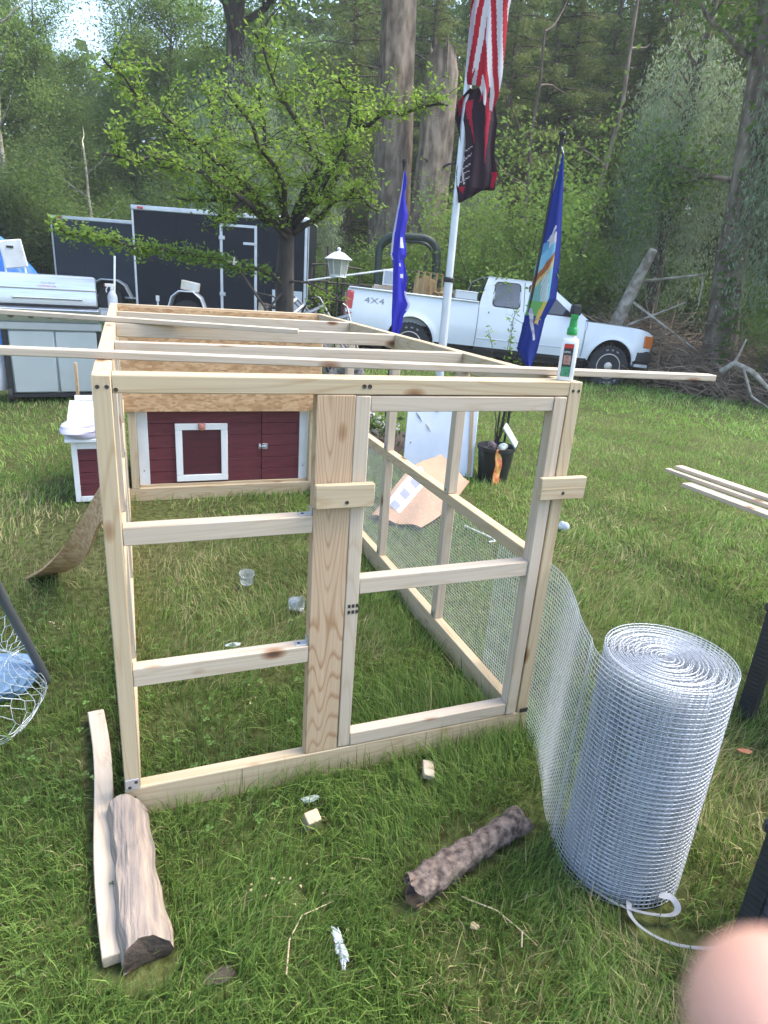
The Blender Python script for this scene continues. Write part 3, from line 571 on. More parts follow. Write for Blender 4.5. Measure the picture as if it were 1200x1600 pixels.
def brush():
    rs = np.random.RandomState(5); mb = MB()
    for k in range(5200):
        u = rs.rand(); deg = 38.5+22*u; r = 14.6+rs.rand()*3.2-(u-.3)*1.0; x, y = polar(deg, r)
        hm = (.25+1.15*math.exp(-((deg-42)/4.5)**2)+.55*math.exp(-((deg-51)/4)**2))*(.4+.6*min(1, (r-13.9)/1.6)); h = hm*rs.rand()**.7
        a = rs.rand()*6.28; el = rs.randn()*.35; ln = .35+rs.rand()*1.1; d = Vector((math.cos(a)*math.cos(el), math.sin(a)*math.cos(el), math.sin(el))); p = Vector((x, y, gz(12, y)+h))
        q = p+d*ln*.5+Vector((0, 0, rs.randn()*.06)); e = p+d*ln+Vector((0, 0, -.05)); rr = .006+.012*rs.rand()**2; mb.tube([p, q, e], [rr, rr*.8, rr*.3], 3)
    o = mb.build('brush_pile', TWIG, None); tag(o, 'long tangled pile of cut grey-brown brush in front of the woods', 'brush pile', kind='stuff')
    def branch(label, pts, rad, m=BIRCH, name='dead_branch'):
        mb = MB()
        for p, r_ in zip(pts, rad): mb.tube([(a, b, c) for a, b, c in p], r_, 7)
        o = mb.build(name, m, None, smooth=60); tag(o, label, 'branch')
    z = lambda x, y: gz(min(x, 12), y)
    def PL(*l): return [(*polar(d, r), h+gz(12, 9)) for d, r, h in l]
    branch('thick cut log sticking up out of the brush behind the pickup hood', [PL((40.0, 15.4, 1.1), (41.2, 15.2, 2.2), (41.9, 15.0, 2.75))], [[.15, .12, .09]])
    branch('long thin bare pole lying over the brush pile to the right of the upright log', [PL((41.3, 15.5, 2.15), (45.8, 15.2, 2.35)), PL((45.8, 15.2, 2.37), (45.9, 15.2, 1.75))], [[.03, .02], [.02, .012]])
    branch('thin pale stick crossing the brush pile beside the pickup windscreen', [PL((41, 15.2, 1.25), (45, 15, 1.8))], [[.03, .015]])
    branch('second thin stick crossing the brush pile the other way', [PL((41, 15.3, 1.75), (46.5, 14.7, .9))], [[.03, .015]])
    branch('forked bleached branch with a white broken end at the right foot of the brush', [PL((48.6, 13.9, .62), (49.3, 13.8, .80), (50.6, 13.7, .7), (52.3, 13.6, .38), (53.3, 13.5, .3)), PL((49.3, 13.8, .8), (49.7, 13.8, 1.25)), PL((50.0, 13.7, .72), (51.0, 13.5, .28), (52.4, 13.4, .12)), PL((52.3, 13.6, .38), (53.2, 13.7, .8), (54.4, 13.6, 1.1))],
           [[.075, .06, .05, .035, .02], [.03, .012], [.03, .025, .012], [.03, .02, .01]])
    branch('curved bare branch hanging down at the right edge behind the brush', [PL((52.2, 14.2, 2.2), (53.4, 14, 1.55), (55, 13.9, 1.2))], [[.03, .035, .02]])
    branch('split orange-brown broken trunk leaning in at the right edge', [PL((52.4, 15.5, 2.9), (54.5, 15.2, 4.2), (55.5, 15, 5.2)), PL((52.8, 15.4, 2.7), (55, 15.1, 3.9))], [[.1, .14, .16], [.05, .08]], mat('torn_heartwood', (.42, .22, .10), .9, var=.4, vscale=5, bump=.5), 'fallen_tree')
    # dark shed with a small pale window half hidden at right edge
    x, y = polar(56.4, 21); t = thing('dark_shed', 'dark shed with one small pale window half hidden at the right edge of the woods', 'shed', (x, y, z(x, y)))
    MB().box(x-.9, x+1.8, y-.6, y+1.5, -.3, 3.5).build('wall', NAVY, t, bevel=.02)
    f = MB().box(x-.62, x-.14, y-.64, y-.6, 2.55, 3.1).build('window', WHITEP, t); MB().box(x-.56, x-.2, y-.655, y-.64, 2.6, 3.05).build('pane', GLASSL, f)
    MB().prism([(x-1.0, 3.5), (x+2, 3.5), (x+.5, 4.2)], 'y', y-.8, y+1.7).build('roof', BARKD, t)
brush()

# ------------------------------------------------------------------ fruit tree in front of the trailer
def fruit_tree():
    B = {'low':[(1.66, 5.781, 1.291), (1.379, 5.735, 1.368), (1.014, 5.691, 1.435), (0.549, 5.637, 1.506), (0.142, 5.553, 1.529), (-0.238, 5.546, 1.574), (-0.48, 5.531, 1.674)],
    'ul1':[(1.705, 5.771, 1.737), (1.359, 5.637, 2.113), (0.973, 5.495, 2.331), (0.571, 5.335, 2.565), (0.263, 5.25, 2.745), (0.029, 5.153, 2.914)],
    'ul2':[(1.704, 5.771, 1.799), (1.264, 5.451, 1.975), (0.767, 5.217, 2.17), (0.33, 5.048, 2.199), (-0.018, 4.952, 2.192)],
    'up1':[(1.738, 5.866, 1.867), (1.531, 5.706, 2.253), (1.417, 5.626, 2.676), (1.339, 5.539, 3.017)],
    'up2':[(1.751, 5.863, 1.869), (1.992, 5.596, 2.41), (1.714, 5.563, 2.76), (1.511, 5.506, 3.087), (1.309, 5.443, 3.386)],
    'up3':[(1.751, 5.863, 1.869), (2.141, 5.658, 2.493), (2.025, 5.794, 3.009), (1.861, 5.837, 3.4)],
    'r1':[(1.771, 5.858, 1.87), (2.15, 5.655, 2.259), (2.343, 5.491, 2.779), (2.54, 5.317, 2.887), (2.786, 5.114, 2.951), (3.021, 4.901, 2.962)],
    'r2':[(1.773, 5.858, 1.745), (2.101, 5.461, 2.06), (2.278, 5.196, 2.174), (2.432, 5.037, 2.008)],
    'up4':[(1.726, 5.868, 1.804), (1.14, 6.28, 2.387), (1.032, 6.394, 2.861), (0.927, 6.507, 3.266)],
    'r3':[(1.752, 5.863, 1.838), (1.921, 5.304, 2.145), (2.082, 5.049, 2.517), (2.088, 4.942, 2.909), (1.944, 4.882, 3.021)],
    'm1':[(1.704, 5.771, 1.75), (1.3, 5.7, 1.95), (.95, 5.6, 2.0), (.6, 5.5, 1.97)], 'm2':[(1.7, 5.8, 1.8), (1.5, 5.3, 2.3), (1.2, 5.0, 2.55), (.95, 4.8, 2.75)],
    'm3':[(1.73, 5.85, 1.85), (1.2, 6.1, 2.2), (.8, 6.2, 2.5), (.5, 6.3, 2.8)], 'm4':[(1.2, 5.5, 2.0), (1.0, 5.4, 1.8), (.8, 5.4, 1.72)]}
    rs = np.random.RandomState(8); t = thing('fruit_tree', 'small spreading tree with bright yellow-green leaf clusters in front of the trailer', 'tree', (1.72, 5.87, 0))
    br = [([Vector(p) for p in ((1.70, 5.87, -.1), (1.71, 5.87, .5), (1.72, 5.87, .9), (1.71, 5.87, 1.35), (1.735, 5.87, 1.9))], [.13, .105, .10, .105, .07])]
    P = []; D = []
    for k, l in B.items():
        pts = []
        for i in range(len(l)-1):
            a, b = Vector(l[i]), Vector(l[i+1])
            for j in range(3): pts.append(a.lerp(b, j/3)+Vector(rs.randn(3)*.018))
        pts.append(Vector(l[-1])); m = len(pts); r0 = .030 if k != 'low' else .022
        br.append((pts, [r0*(1-.85*i/m)+.003 for i in range(m)]))
        low = k == 'low'
        dens = .07 if not low else .03
        for i in range(1, m-1):
            seg = (pts[i+1]-pts[i]).length; cnt = int(seg/dens)+1
            if low and (i < 4): cnt = int(cnt*.5)
            for _ in range(cnt):
                p = pts[i].lerp(pts[i+1], rs.rand()); P.append((p, .036+.015*rs.rand(), 27 if low else 8))
            # side spurs
            if i > 1 and i % 1 == 0:
                for s_ in range(1 if low else 3):
                    d = Vector((rs.randn(), rs.randn(), rs.rand()*1.5-.25 if not low else rs.randn()*.5)).normalized(); ln = (.15+.38*rs.rand())*(.5 if low else 1)
                    e = pts[i]+d*ln; br.append(([pts[i], pts[i].lerp(e, .5)+Vector((0, 0, .02)), e], [.0055, .004, .002]))
                    for q in range(int(ln/.05)): P.append((pts[i].lerp(e, (q+1)*.05/ln), .03, 6))
    # the bare twiggy low limbs and suckers right of the trunk
    for a, b in (((1.72, 5.8, 1.3), (2.3, 5.5, 1.15)), ((1.70, 5.8, 1.2), (1.2, 5.6, .75)), ((1.2, 5.6, 1.35), (1.75, 5.3, .6)), ((1.8, 5.9, .7), (2.05, 5.7, 1.3)), ((1.8, 5.9, .6), (2.25, 5.8, 1.15))):
        a, b = Vector(a), Vector(b); m_ = a.lerp(b, .5)+Vector((rs.randn()*.05, 0, rs.randn()*.06)); br.append(([a, m_, b], [.016, .012, .004]))
        for q in range(3): P.append((a.lerp(b, .6+.4*rs.rand()), .035, 14))
    make_trunk_obj('trunk', br, BARKD, t, (12, 6, 4))
    Q = np.concatenate([np.array([p])+rs.randn(c, 3)*r_ for p, r_, c in P])
    crown_obj(Q, .045, (.11, .20, .03), (.31, .44, .08), rs, t, aspect=.5, up=.6, clump=.25)
fruit_tree()

# ================================================================== CHICKEN RUN FRAME
H = 1.156; WD = 1.22; DP = 2.6
_scr = None
def board(name, p0, p1, w_, h_, m, parent, up=(0, 0, 1), bev=.0022, warp=None, label=None):
    """beam from p0 to p1; w_ = width sideways, h_ = thickness along up; grain along local X"""
    p0, p1 = Vector(p0), Vector(p1); X = (p1-p0); L = X.length; X.normalize(); Z = Vector(up); Z = (Z-X*Z.dot(X)).normalized(); Y = Z.cross(X); c = (p0+p1)/2
    M = Matrix(((X.x, Y.x, Z.x, c.x), (X.y, Y.y, Z.y, c.y), (X.z, Y.z, Z.z, c.z), (0, 0, 0, 1)))
    if parent is not None: M = M
    mb = MB()
    if warp:
        n = 14; vs_ = []
        for i in range(n+1):
            x = -L/2+L*i/n; o_ = warp(i/n)
            vs_ += [(x, -w_/2+o_[0], -h_/2+o_[1]), (x, w_/2+o_[0], -h_/2+o_[1]), (x, w_/2+o_[0], h_/2+o_[1]), (x, -w_/2+o_[0], h_/2+o_[1])]
        fs = [(4*i+j, 4*i+(j+1) % 4, 4*i+4+(j+1) % 4, 4*i+4+j) for i in range(n) for j in range(4)]+[(3, 2, 1, 0), (4*n, 4*n+1, 4*n+2, 4*n+3)]
        mb.add(vs_, fs)
    else: mb.box(-L/2, L/2, -w_/2, w_/2, -h_/2, h_/2)
    o = mb.build(name, m, parent, bevel=bev, M=M, smooth=40)
    if label: o['label'] = label
    return o
def bx(name, x0, x1, y0, y1, z0, z1, m, parent, bev=.0022, label=None):
    d = (x1-x0, y1-y0, z1-z0); c = ((x0+x1)/2, (y0+y1)/2, (z0+z1)/2); k = d.index(max(d))
    if k == 0: return board(name, (x0, c[1], c[2]), (x1, c[1], c[2]), d[1], d[2], m, parent, (0, 0, 1), bev, None, label)
    if k == 1: return board(name, (c[0], y0, c[2]), (c[0], y1, c[2]), d[0], d[2], m, parent, (0, 0, 1), bev, None, label)
    return board(name, (c[0], c[1], z0), (c[0], c[1], z1), d[0], d[1], m, parent, (0, 1, 0), bev, None, label)
def screw(p, n, parent, r=.0045):
    global _scr
    if _scr is None:
        mb = MB(); mb.lathe([(1, 0), (1, .18), (.75, .3), (.4, .18), (.01, .15)], n=10); _scr = mb.build('screw', SCREW, None).data; bpy.data.objects.remove(bpy.data.objects['screw'])
    o = bpy.data.objects.new('screw', _scr); o.matrix_basis = Matrix.Translation(p) @ Vector(n).to_track_quat('Z', 'Y').to_matrix().to_4x4() @ Matrix.Scale(r, 4)
    return link(o, parent)

def coop():
    t = thing('chicken_run_frame', 'unfinished box-shaped chicken run frame of new pine lumber with wire mesh along one side', 'chicken run', (0, 0, 0))
    e = .0006
    FR = -0.001
    # front
    post1 = bx('post', 0, .038, 0, .064, .0895, H, PINE, t); post2 = bx('post', WD-.038, WD, 0, .064, .0895, H, PINE, t)
    for x in (.011, .029): screw((x, -.0002, H-.024), (0, -1, 0), post1)
    for x in (WD-.028, WD-.010): screw((x, -.0002, H-.024), (0, -1, 0), post2)
    fr = bx('front_rail', .0385, WD-.0385, .002, .064, H-.038, H, PINE, t); screw((.046, .0018, H-.03), (0, -1, 0), fr)
    for x in (.593, .607): screw((x, .0018, H-.018), (0, -1, 0), fr, .0055)
    s1 = bx('sill', -.0005, WD+.0005, -.001, .038, -.02, .089, PINE, t); screw((.022, -.0012, .062), (0, -1, 0), s1)
    for x in (.3, .86): MB().box(x-.0006, x+.0006, -.0016, -.0006, .02, .085).build('crack', SCREW, s1)
    # corner plate at the left foot
    pl = MB().box(.002, .036, -.0032, -.0006, .09, .122).build('bracket', STEEL, t, bevel=.001); screw((.012, -.0034, .098), (0, -1, 0), pl); screw((.028, -.0034, .112), (0, -1, 0), pl)
    pl = MB().box(WD-.028, WD+.002, -.0032, -.0006, .088, .104).build('bracket', BLACKP, t, bevel=.001)
    bx('centre_plank', .4785, .5735, .001, .039, .0895, H-.0385, PLANK, t, label='wide front plank with strong cathedral grain')
    for z0, z1 in ((.772, .817), (.396, .446)):
        c = bx('crossbar', .0385, .478, .002, .040, z0, z1, PALE, t)
        b = MB().box(.445, .477, .008, .032, z1+.0003, z1+.0022).box(.4755, .4775, .008, .032, z1, z1+.02).build('bracket', STEEL, t, bevel=.0006); screw((.455, .02, z1+.0022), (0, 0, 1), b)
    # door that fills the right half
    bx('door_stile', .5745, .6115, 0, .038, .093, H-.0405, PALE, t); st = bx('door_stile', 1.137, 1.1745, -.004, .036, .093, H-.0405, PALE, t)
    # right stile is a 2x3 seen with its inner side
    bx('door_rail', .612, 1.1365, .0005, .038, H-.079, H-.041, PALE, t); bx('door_rail', .612, 1.1365, -.001, .037, .0915, .133, PALE, t)
    bx('door_crossbar', .612, 1.1365, .001, .038, .585, .631, PALE, t)
    # stamp on the left stile
    for k in range(2):
        for j in range(3): MB().box(.582+j*.011, .589+j*.011, -.0014, -.0004, .548-k*.018, .558-k*.018).build('lumber_stamp', SCREW, t)
    c1 = bx('cleat', .476, .628, -.024, -.0045, .842, .903, PINE, t); screw((.556, -.0243, .857), (0, -1, 0), c1, .005)
    c2 = bx('cleat', 1.122, 1.272, -.024, -.0048, .829, .893, PINE, t); screw((1.197, -.0243, .848), (0, -1, 0), c2, .005); MB().box(1.1222, 1.2718, -.0248, -.0238, .8605, .8625).build('groove', OLDW, c2)
    # long rails front to back
    for sx in (0, WD-.038):
        bx('top_rail', sx, sx+.038, .0645, DP, H-.064, H, PINE, t); sl = bx('sill', sx+(.0003 if sx else 0), sx+.038, .0385, DP, -.02, .089, PINE, t)
        mr = bx('mid_rail', sx, sx+.038, .0645, DP-.039, .588, .6285, PINE, t)
        for k, y in enumerate((.65, 1.30, 1.95)):
            bx('stud', sx+.0002, sx+.0378, y-.02, y+.02, .0895, .5875, PALE, t); s_ = bx('stud', sx+.0002, sx+.0378, y-.02, y+.02, .629, H-.0645, PALE, t)
            ix = sx+.038 if sx == 0 else sx
            for z in (.0895, .629):
                b = MB().box(ix-.0012, ix+.0012, y-.014, y+.014, z, z+.030).build('bracket', STEEL, t); screw((ix+(.0014 if sx == 0 else -.0014), y, z+.012), (1 if sx == 0 else -1, 0, 0), b, .004)
        bx('post', sx, sx+.038, DP-.038, DP, .0895, H-.0645, PINE, t)
    for y in (.65, 1.30, 1.95): bx('rafter', .0385, WD-.0385, y-.019, y+.019, H-.0505, H-.0005, PALE, t)
    bx('rear_rail', .0385, WD-.0385, DP-.038, DP, H-.064, H, PINE, t); bx('rear_sill', .0385, WD-.0385, DP-.038, DP-.001, -.02, .078, PINE, t)
    for x in (.052, 1.152): bx('rear_stud', x, x+.045, DP-.0375, DP-.002, .0785, .556, PINE, t)
    o = board('osb_panel', (.020, DP-.047, (.556+H-.012)/2), (WD-.01, DP-.047, (.556+H-.012)/2), .012, H-.012-.556, OSB, t, (0, 0, 1), .001)
    # hardware cloth on the right side (half inch mesh)
    mb = MB(); r_ = .0007
    for k in range(49):
        z = .006+k*.0127; mb.tube([(WD+.0016, .0, z), (WD+.0016+.004*math.sin(k), 1.3, z), (WD+.0016, DP, z)], r_, 3, cap=False)
    for k in range(205):
        y = .002+k*.0127; mb.tube([(WD+.0027, y, .004), (WD+.0027, y, .618)], r_*.8, 3, cap=False)
    o = mb.build('wire_mesh', GALV, t); o['kind'] = 'stuff'
coop()

def hen_house():
    t = thing('hen_house', 'low dark red hen house with white trim built behind the back wall of the run', 'hen house', (.6, 2.95, 0))
    y = 2.602
    # body boards, in two sections split by the hatch seam
    zs = [.092+i*.0757 for i in range(7)]
    for i in range(6):
        z0, z1 = zs[i]+.0008, zs[i+1]-.0008
        for x0, x1 in ((.16, .8455), (.8485, 1.095)): board('siding_board', (x0, y+.012, (z0+z1)/2), (x1, y+.012, (z0+z1)/2), .018, z1-z0, REDW, t, bev=.002)
    bx('corner_trim', .0985, .161, y-.002, y+.02, .08, .547, DIRTYW, t); bx('corner_trim', 1.094, 1.1515, y-.002, y+.02, .08, .547, DIRTYW, t)
    for x, z in ((.128, .18), (1.122, .18)): screw((x, y-.0022, z), (0, -1, 0), t, .004)
    bx('ledge', .10, 1.152, y-.014, y+.003, .0765, .092, PINE, t)
    # pop door frame
    for a in ((.317, .631, .432, .471), (.317, .631, .104, .144), (.317, .357, .1445, .4315), (.591, .631, .1445, .4315)): bx('pop_door_frame', a[0], a[1], y-.012, y+.0025, a[2], a[3], WHITEP, t)
    d = board('pop_door', (.3575, y+.002, .288), (.5905, y+.002, .288), .004, .286, REDD, t)
    for z in (.20, .255, .318, .37): MB().box(.3575, .5905, y-.0016, y-.0002, z, z+.0014).build('groove', SCREW, d)
    mb = MB(); mb.lathe([(.001, y-.034), (.018, y-.03), (.024, y-.022), (.02, y-.013)], (.474, 0, .452), 14, 'y'); mb.v = [(a, b, c) for a, b, c in [(p[0], p[1], p[2]) for p in mb.v]]
    mb.prism([(.45, .468), (.474, .43), (.498, .468), (.487, .48), (.474, .472), (.461, .48)], 'y', y-.026, y-.0122); mb.build('heart_knob', mat('pink_wood', (.42, .17, .13), .6), t, bevel=.003)
    # latch and hinges
    l = MB().box(.828, .842, y-.004, y+.003, .302, .334).box(.851, .885, y-.004, y+.003, .300, .336).build('latch', STEEL, t, bevel=.001)
    MB().tube([(.832, y-.008, .318), (.876, y-.008, .318)], .0042, 8).build('bolt', CHROME, l); screw((.86, y-.0045, .328), (0, -1, 0), l, .003); screw((.86, y-.0045, .307), (0, -1, 0), l, .003)
    for z in (.2, .43): MB().box(1.073, 1.078, y-.001, y+.003, z-.028, z+.028).build('hinge', REDD, t)
    # box behind
    for x0, x1 in ((.1, .118), (1.134, 1.152)): bx('side_wall', x0, x1, y+.022, 3.35, .05, .52, REDW, t)
    bx('rear_wall', .1, 1.152, 3.352, 3.37, .05, .50, REDW, t); bx('floor', .12, 1.13, y+.024, 3.35, .05, .065, PINE, t)
    MB().prism([(y+.022, .548), (3.42, .50), (3.42, .512), (y+.022, .562)], 'x', -.02, 1.19).build('roof', WHITEP, t, bevel=.002)
    # nest box on the left
    ny = 2.56
    for a in ((-.262, -.232, .0, .372), (-.03, -.004, .0, .385)): bx('nest_box_frame', a[0], a[1], ny, ny+.018, a[2]+.012, a[3], WHITEP, t)
    bx('nest_box_frame', -.2315, -.0305, ny, ny+.018, .012, .045, WHITEP, t); bx('nest_box_frame', -.2315, -.0305, ny, ny+.018, .335, .372, WHITEP, t)
    for i in range(4): board('siding_board', (-.233, ny+.012, .045+.0363+i*.0726), (-.029, ny+.012, .0813+i*.0726), .012, .0705, REDW, t)
    MB().box(-.26, -.005, ny+.019, 3.1, .02, .36).build('nest_box', REDW, t)
    MB().prism([(ny-.035, .382), (3.1, .50), (3.1, .518), (ny-.035, .40)], 'x', -.29, -.003).build('nest_box_roof', WHITEP, t, bevel=.002)
    bx('nest_box_post', -.258, -.235, 3.09, 3.11, .0, .55, WHITEP, t); bx('nest_box_rail', -.2345, .09, 3.09, 3.11, .52, .55, WHITEP, t)
hen_house()

# ---- loose battens on the roof of the run
def top_label(o, label, cat, group=None): return tag(o, label, cat, group)
A = board('wood_batten', (-.75, .335, H+.0105), (1.752, .066, H+.0105), .040, .0185, PALE, None); tag(A, 'long pale batten lying right across the top of the run and past the spray bottle', 'batten')
A = board('wood_batten', (-1.05, 1.66, H+.0105), (.706, 1.118, H+.0105), .040, .0185, PALE, None); tag(A, 'pale batten across the back of the roof ending in mid-span among the rafters', 'batten')

def bottle():
    x, y, z = 1.19, .098, H+.0205
    x, y, z = 1.180, .03, H+.0008
    t = thing('bug_spray_bottle', 'white insect spray bottle with green pump cap on the front corner of the run', 'bottle', (x, y, z)); M = Matrix.Translation((x, y, z)) @ Matrix.Rotation(R(-28), 4, 'Z') @ Matrix.Scale(.93, 4)
    mb = MB(); prof = [(.0, 0), (.9, .0), (1, .003), (1, .108), (.94, .116), (.62, .121), (.55, .124), (.55, .128), (0, .128)]
    n = 24; vs_ = []
    for r_, h in prof:
        for j in range(n):
            a = 2*math.pi*j/n; ca, sa = math.cos(a), math.sin(a); ex = .0235*math.copysign(abs(ca)**.6, ca)*r_; ey = .0155*math.copysign(abs(sa)**.6, sa)*r_; vs_.append((ex, ey, h))
    mb.add(vs_, [(i*n+j, i*n+(j+1) % n, (i+1)*n+(j+1) % n, (i+1)*n+j) for i in range(len(prof)-1) for j in range(n)])
    mb.build('bottle_body', mat('white_plastic', (.78, .80, .80), .35), t, smooth=40, M=M)
    G = mat('green_plastic', (.01, .26, .05), .4); mb = MB(); mb.lathe([(.0145, .1285), (.0148, .131), (.0145, .1465), (.0125, .149)], n=18); mb.lathe([(.0115, .149), (.0105, .165), (.0088, .181)], n=18); mb.box(-.009, .009, -.012, .009, .172, .184)
    mb.build('pump_cap', G, t, smooth=40, M=M)
    lab = MB().box(-.0172, .0095, -.0163, -.0157, .012, .104).build('label', mat('label_black', (.03, .03, .03), .5), t, M=M)
    MB().box(-.017, .0093, -.0167, -.0164, .092, .1035).build('label_band', mat('label_red', (.5, .03, .025), .5), lab, M=M)
    MB().box(-.0145, .007, -.0167, -.0164, .046, .072).build('label_picture', mat('label_brown', (.26, .10, .07), .5, col2=(.45, .3, .25), vscale=150), lab, M=M)
    MB().box(-.0165, .0088, -.0167, -.0164, .013, .040).build('label_panel', mat('label_green', (.03, .17, .08), .5, col2=(.08, .3, .16), vscale=120), lab, M=M)
    text('REPEL', .0075, M @ Matrix.Translation((-.0158, -.01675, .0785)) @ Matrix.Rotation(R(90), 4, 'X'), mat('label_white', (.75, .75, .72), .5), lab, 'lettering')
def text(s, size, M, m, parent, name='lettering', ext=.0003, bold=0):
    cu = bpy.data.curves.new(name, 'FONT'); cu.body = s; cu.size = size; cu.extrude = ext; cu.offset = bold; cu.resolution_u = 3
    o = bpy.data.objects.new('_t', cu); COL.objects.link(o); dg = bpy.context.evaluated_depsgraph_get(); me = bpy.data.meshes.new_from_object(o.evaluated_get(dg)); bpy.data.objects.remove(o)
    me.materials.clear(); me.materials.append(m); q = bpy.data.objects.new(name, me); q.matrix_basis = M; return link(q, parent)
bottle()

# ================================================================== ROLL OF HARDWARE CLOTH
def wire_roll():
    t = thing('wire_mesh_roll', 'big upright roll of galvanised wire mesh with its loose end running to the run', 'wire roll', (1.19, -.5, 0))
    cx, cy = 1.185, -.505; P = [(1.2235, .30), (1.2235, .16), (1.2232, .02), (1.205, -.09), (1.155, -.20), (1.095, -.31), (1.058, -.40)]
    # smooth lead-in
    path = []
    for i in range(len(P)-1):
        for j in range(8):
            f = j/8; a = Vector(P[max(i-1, 0)]+(0,)); b = Vector(P[i]+(0,)); c = Vector(P[i+1]+(0,)); d = Vector(P[min(i+2, len(P)-1)]+(0,))
            q = .5*((2*b)+(c-a)*f+(2*a-5*b+4*c-d)*f*f+(3*b-a-3*c+d)*f**3); path.append((q.x, q.y))
    th0 = math.atan2(P[-1][1]-cy, P[-1][0]-cx); turns = 21; N_ = int(turns*44)
    for i in range(N_+1):
        k = i/N_; th = th0+k*turns*2*math.pi; tn = k*turns
        if tn < 4.5: r_ = .151-.0069*tn; ox = .012*(1-tn/4.5)
        else: r_ = .120-.0064*(tn-4.5); ox = 0
        r_ = max(r_, .016); e = 1+.07*(tn > 4.5)
        bl = min(1, tn/.35); rr = (math.hypot(P[-1][0]-cx, P[-1][1]-cy))*(1-bl)+r_*bl
        path.append((cx+ox*bl+rr*math.cos(th)-(.006 if tn > 4.5 else .006*tn/4.5), cy+rr*math.sin(th)+.004*math.sin(th*.37)))
    pa = np.array(path); n = len(pa); tg = np.gradient(pa, axis=0); tg /= np.linalg.norm(tg, axis=1)[:, None]; nr = np.stack([-tg[:, 1], tg[:, 0]], 1); r_ = .00095
    V, F = [], []; nz = 49
    for k in range(nz):
        z = .004+k*.0127; sag = 0; b = len(V)*0
        prof = [(-r_, -r_*.6), (r_, -r_*.6), (0, r_)]
        ring = np.stack([np.stack([pa[:, 0]+nr[:, 0]*u, pa[:, 1]+nr[:, 1]*u, np.full(n, z+w_)+.002*np.sin(np.arange(n)*.11+k)*0], -1) for u, w_ in prof], 1)
        V.append(ring.reshape(-1, 3)); base = k*n*3; i = np.arange(n-1)[:, None]
        F.append(np.concatenate([np.concatenate([base+i*3+j, base+i*3+(j+1) % 3, base+(i+1)*3+(j+1) % 3, base+(i+1)*3+j], 1) for j in range(3)]))
    V = np.concatenate(V); F = np.concatenate(F)
    me = np_mesh('horizontal_wires', V, F, GALV); o = link(bpy.data.objects.new('horizontal_wires', me), t); o['kind'] = 'stuff'
    s = np.concatenate([[0], np.cumsum(np.linalg.norm(np.diff(pa, axis=0), axis=1))]); q = np.arange(0.002, s[-1], .0127); X = np.interp(q, s, pa[:, 0]); Y = np.interp(q, s, pa[:, 1])
    mb = MB()
    for x, y in zip(X, Y): mb.tube([(x, y, .002), (x, y, .616)], r_*.85, 3, cap=False)
    o = mb.build('vertical_wires', GALV, t); o['kind'] = 'stuff'
wire_roll()
def strap():
    mb = MB()
    pth = [(1.040, -.560, .028), (1.075, -.625, .028), (1.125, -.668, .028), (1.180, -.692, .028), (1.208, -.686, .032), (1.208, -.664, .04), (1.18, -.650, .045)]
    def band(pts, wd, mbx):
        pts = [Vector(p) for p in pts]; vs_ = []
        for i, p in enumerate(pts):
            d = (pts[min(i+1, len(pts)-1)]-pts[max(i-1, 0)]).normalized(); s = d.cross(Vector((0, 0, 1))).normalized(); s = (s*.85+Vector((0, 0, .45))).normalized()*wd/2; vs_ += [p-s, p+s]
        mbx.add(vs_, [(2*i, 2*i+1, 2*i+3, 2*i+2) for i in range(len(pts)-1)])
    def cat(P, k=6):
        out = []
        for i in range(len(P)-1):
            for j in range(k):
                f = j/k; a, b, c, d = (Vector(P[max(i-1, 0)]), Vector(P[i]), Vector(P[i+1]), Vector(P[min(i+2, len(P)-1)])); out.append(.5*((2*b)+(c-a)*f+(2*a-5*b+4*c-d)*f*f+(3*b-a-3*c+d)*f**3))
        return out+[Vector(P[-1])]
    band(cat(pth), .015, mb); o = mb.build('steel_strap', mat('grey_strapping', (.27, .29, .32), .6, .1), None, solid=.0006, smooth=60); tag(o, 'short looped end of grey strapping tucked under the front of the wire roll', 'strap')
    mb = MB(); band(cat([(1.108, -.635, .03), (1.088, -.665, .028), (1.098, -.705, .026), (1.135, -.748, .026), (1.20, -.782, .028), (1.28, -.80, .03)]), .015, mb); o = mb.build('steel_strap', mat('grey_strapping_b', (.27, .29, .32), .6, .1), None, solid=.0006, smooth=60); tag(o, 'long curved grey strap lying in the grass below the wire roll', 'strap')
strap()

# ================================================================== NEAR GROUND THINGS
def split_log():
    t = thing('split_log', 'weathered grey split log lying by the left front foot of the run', 'log', (.01, -.2, .05))
    rs = np.random.RandomState(3); A_, B_ = Vector((.0, -.015, .055)), Vector((.036, -.425, .045)); X = (B_-A_).normalized(); S = Vector((0, 0, 1)).cross(X).normalized(); U = X.cross(S); mb = MB()
    sec = [(-.044, -.040), (-.050, -.01), (-.040, .028), (-.012, .040), (.014, .036), (.042, .012), (.052, -.014), (.046, -.040), (.0, -.043)]
    def fn(u, v):
        j = v*len(sec); i = int(j) % len(sec); f = j-int(j); a, b = sec[i], sec[(i+1) % len(sec)]; x = a[0]*(1-f)+b[0]*f; z = a[1]*(1-f)+b[1]*f
        k = 1+.06*math.sin(u*9+i)+.05*math.sin(u*23+v*9); k *= (.88+.14*u)
        p = A_+(B_-A_)*u+S*x*k+U*z*k+X*(.005*math.sin(v*13) if u in (0, 1) else 0); return tuple(p)
    mb.grid(fn, 30, 36); mb.build('log_side', SPLITW, t, smooth=38)
    for u, nm in ((1, 'log_end'), (0, 'log_end')):
        ring = [fn(u, j/36) for j in range(36)]; c = Vector((0, 0, 0))
        for p in ring: c += Vector(p)
        c /= 36; m2 = MB(); m2.add(ring+[tuple(c-X*(.002 if u else -.002))], [(j, (j+1) % 36, 36) for j in range(36)]); m2.build(nm, ENDD, t)
split_log()
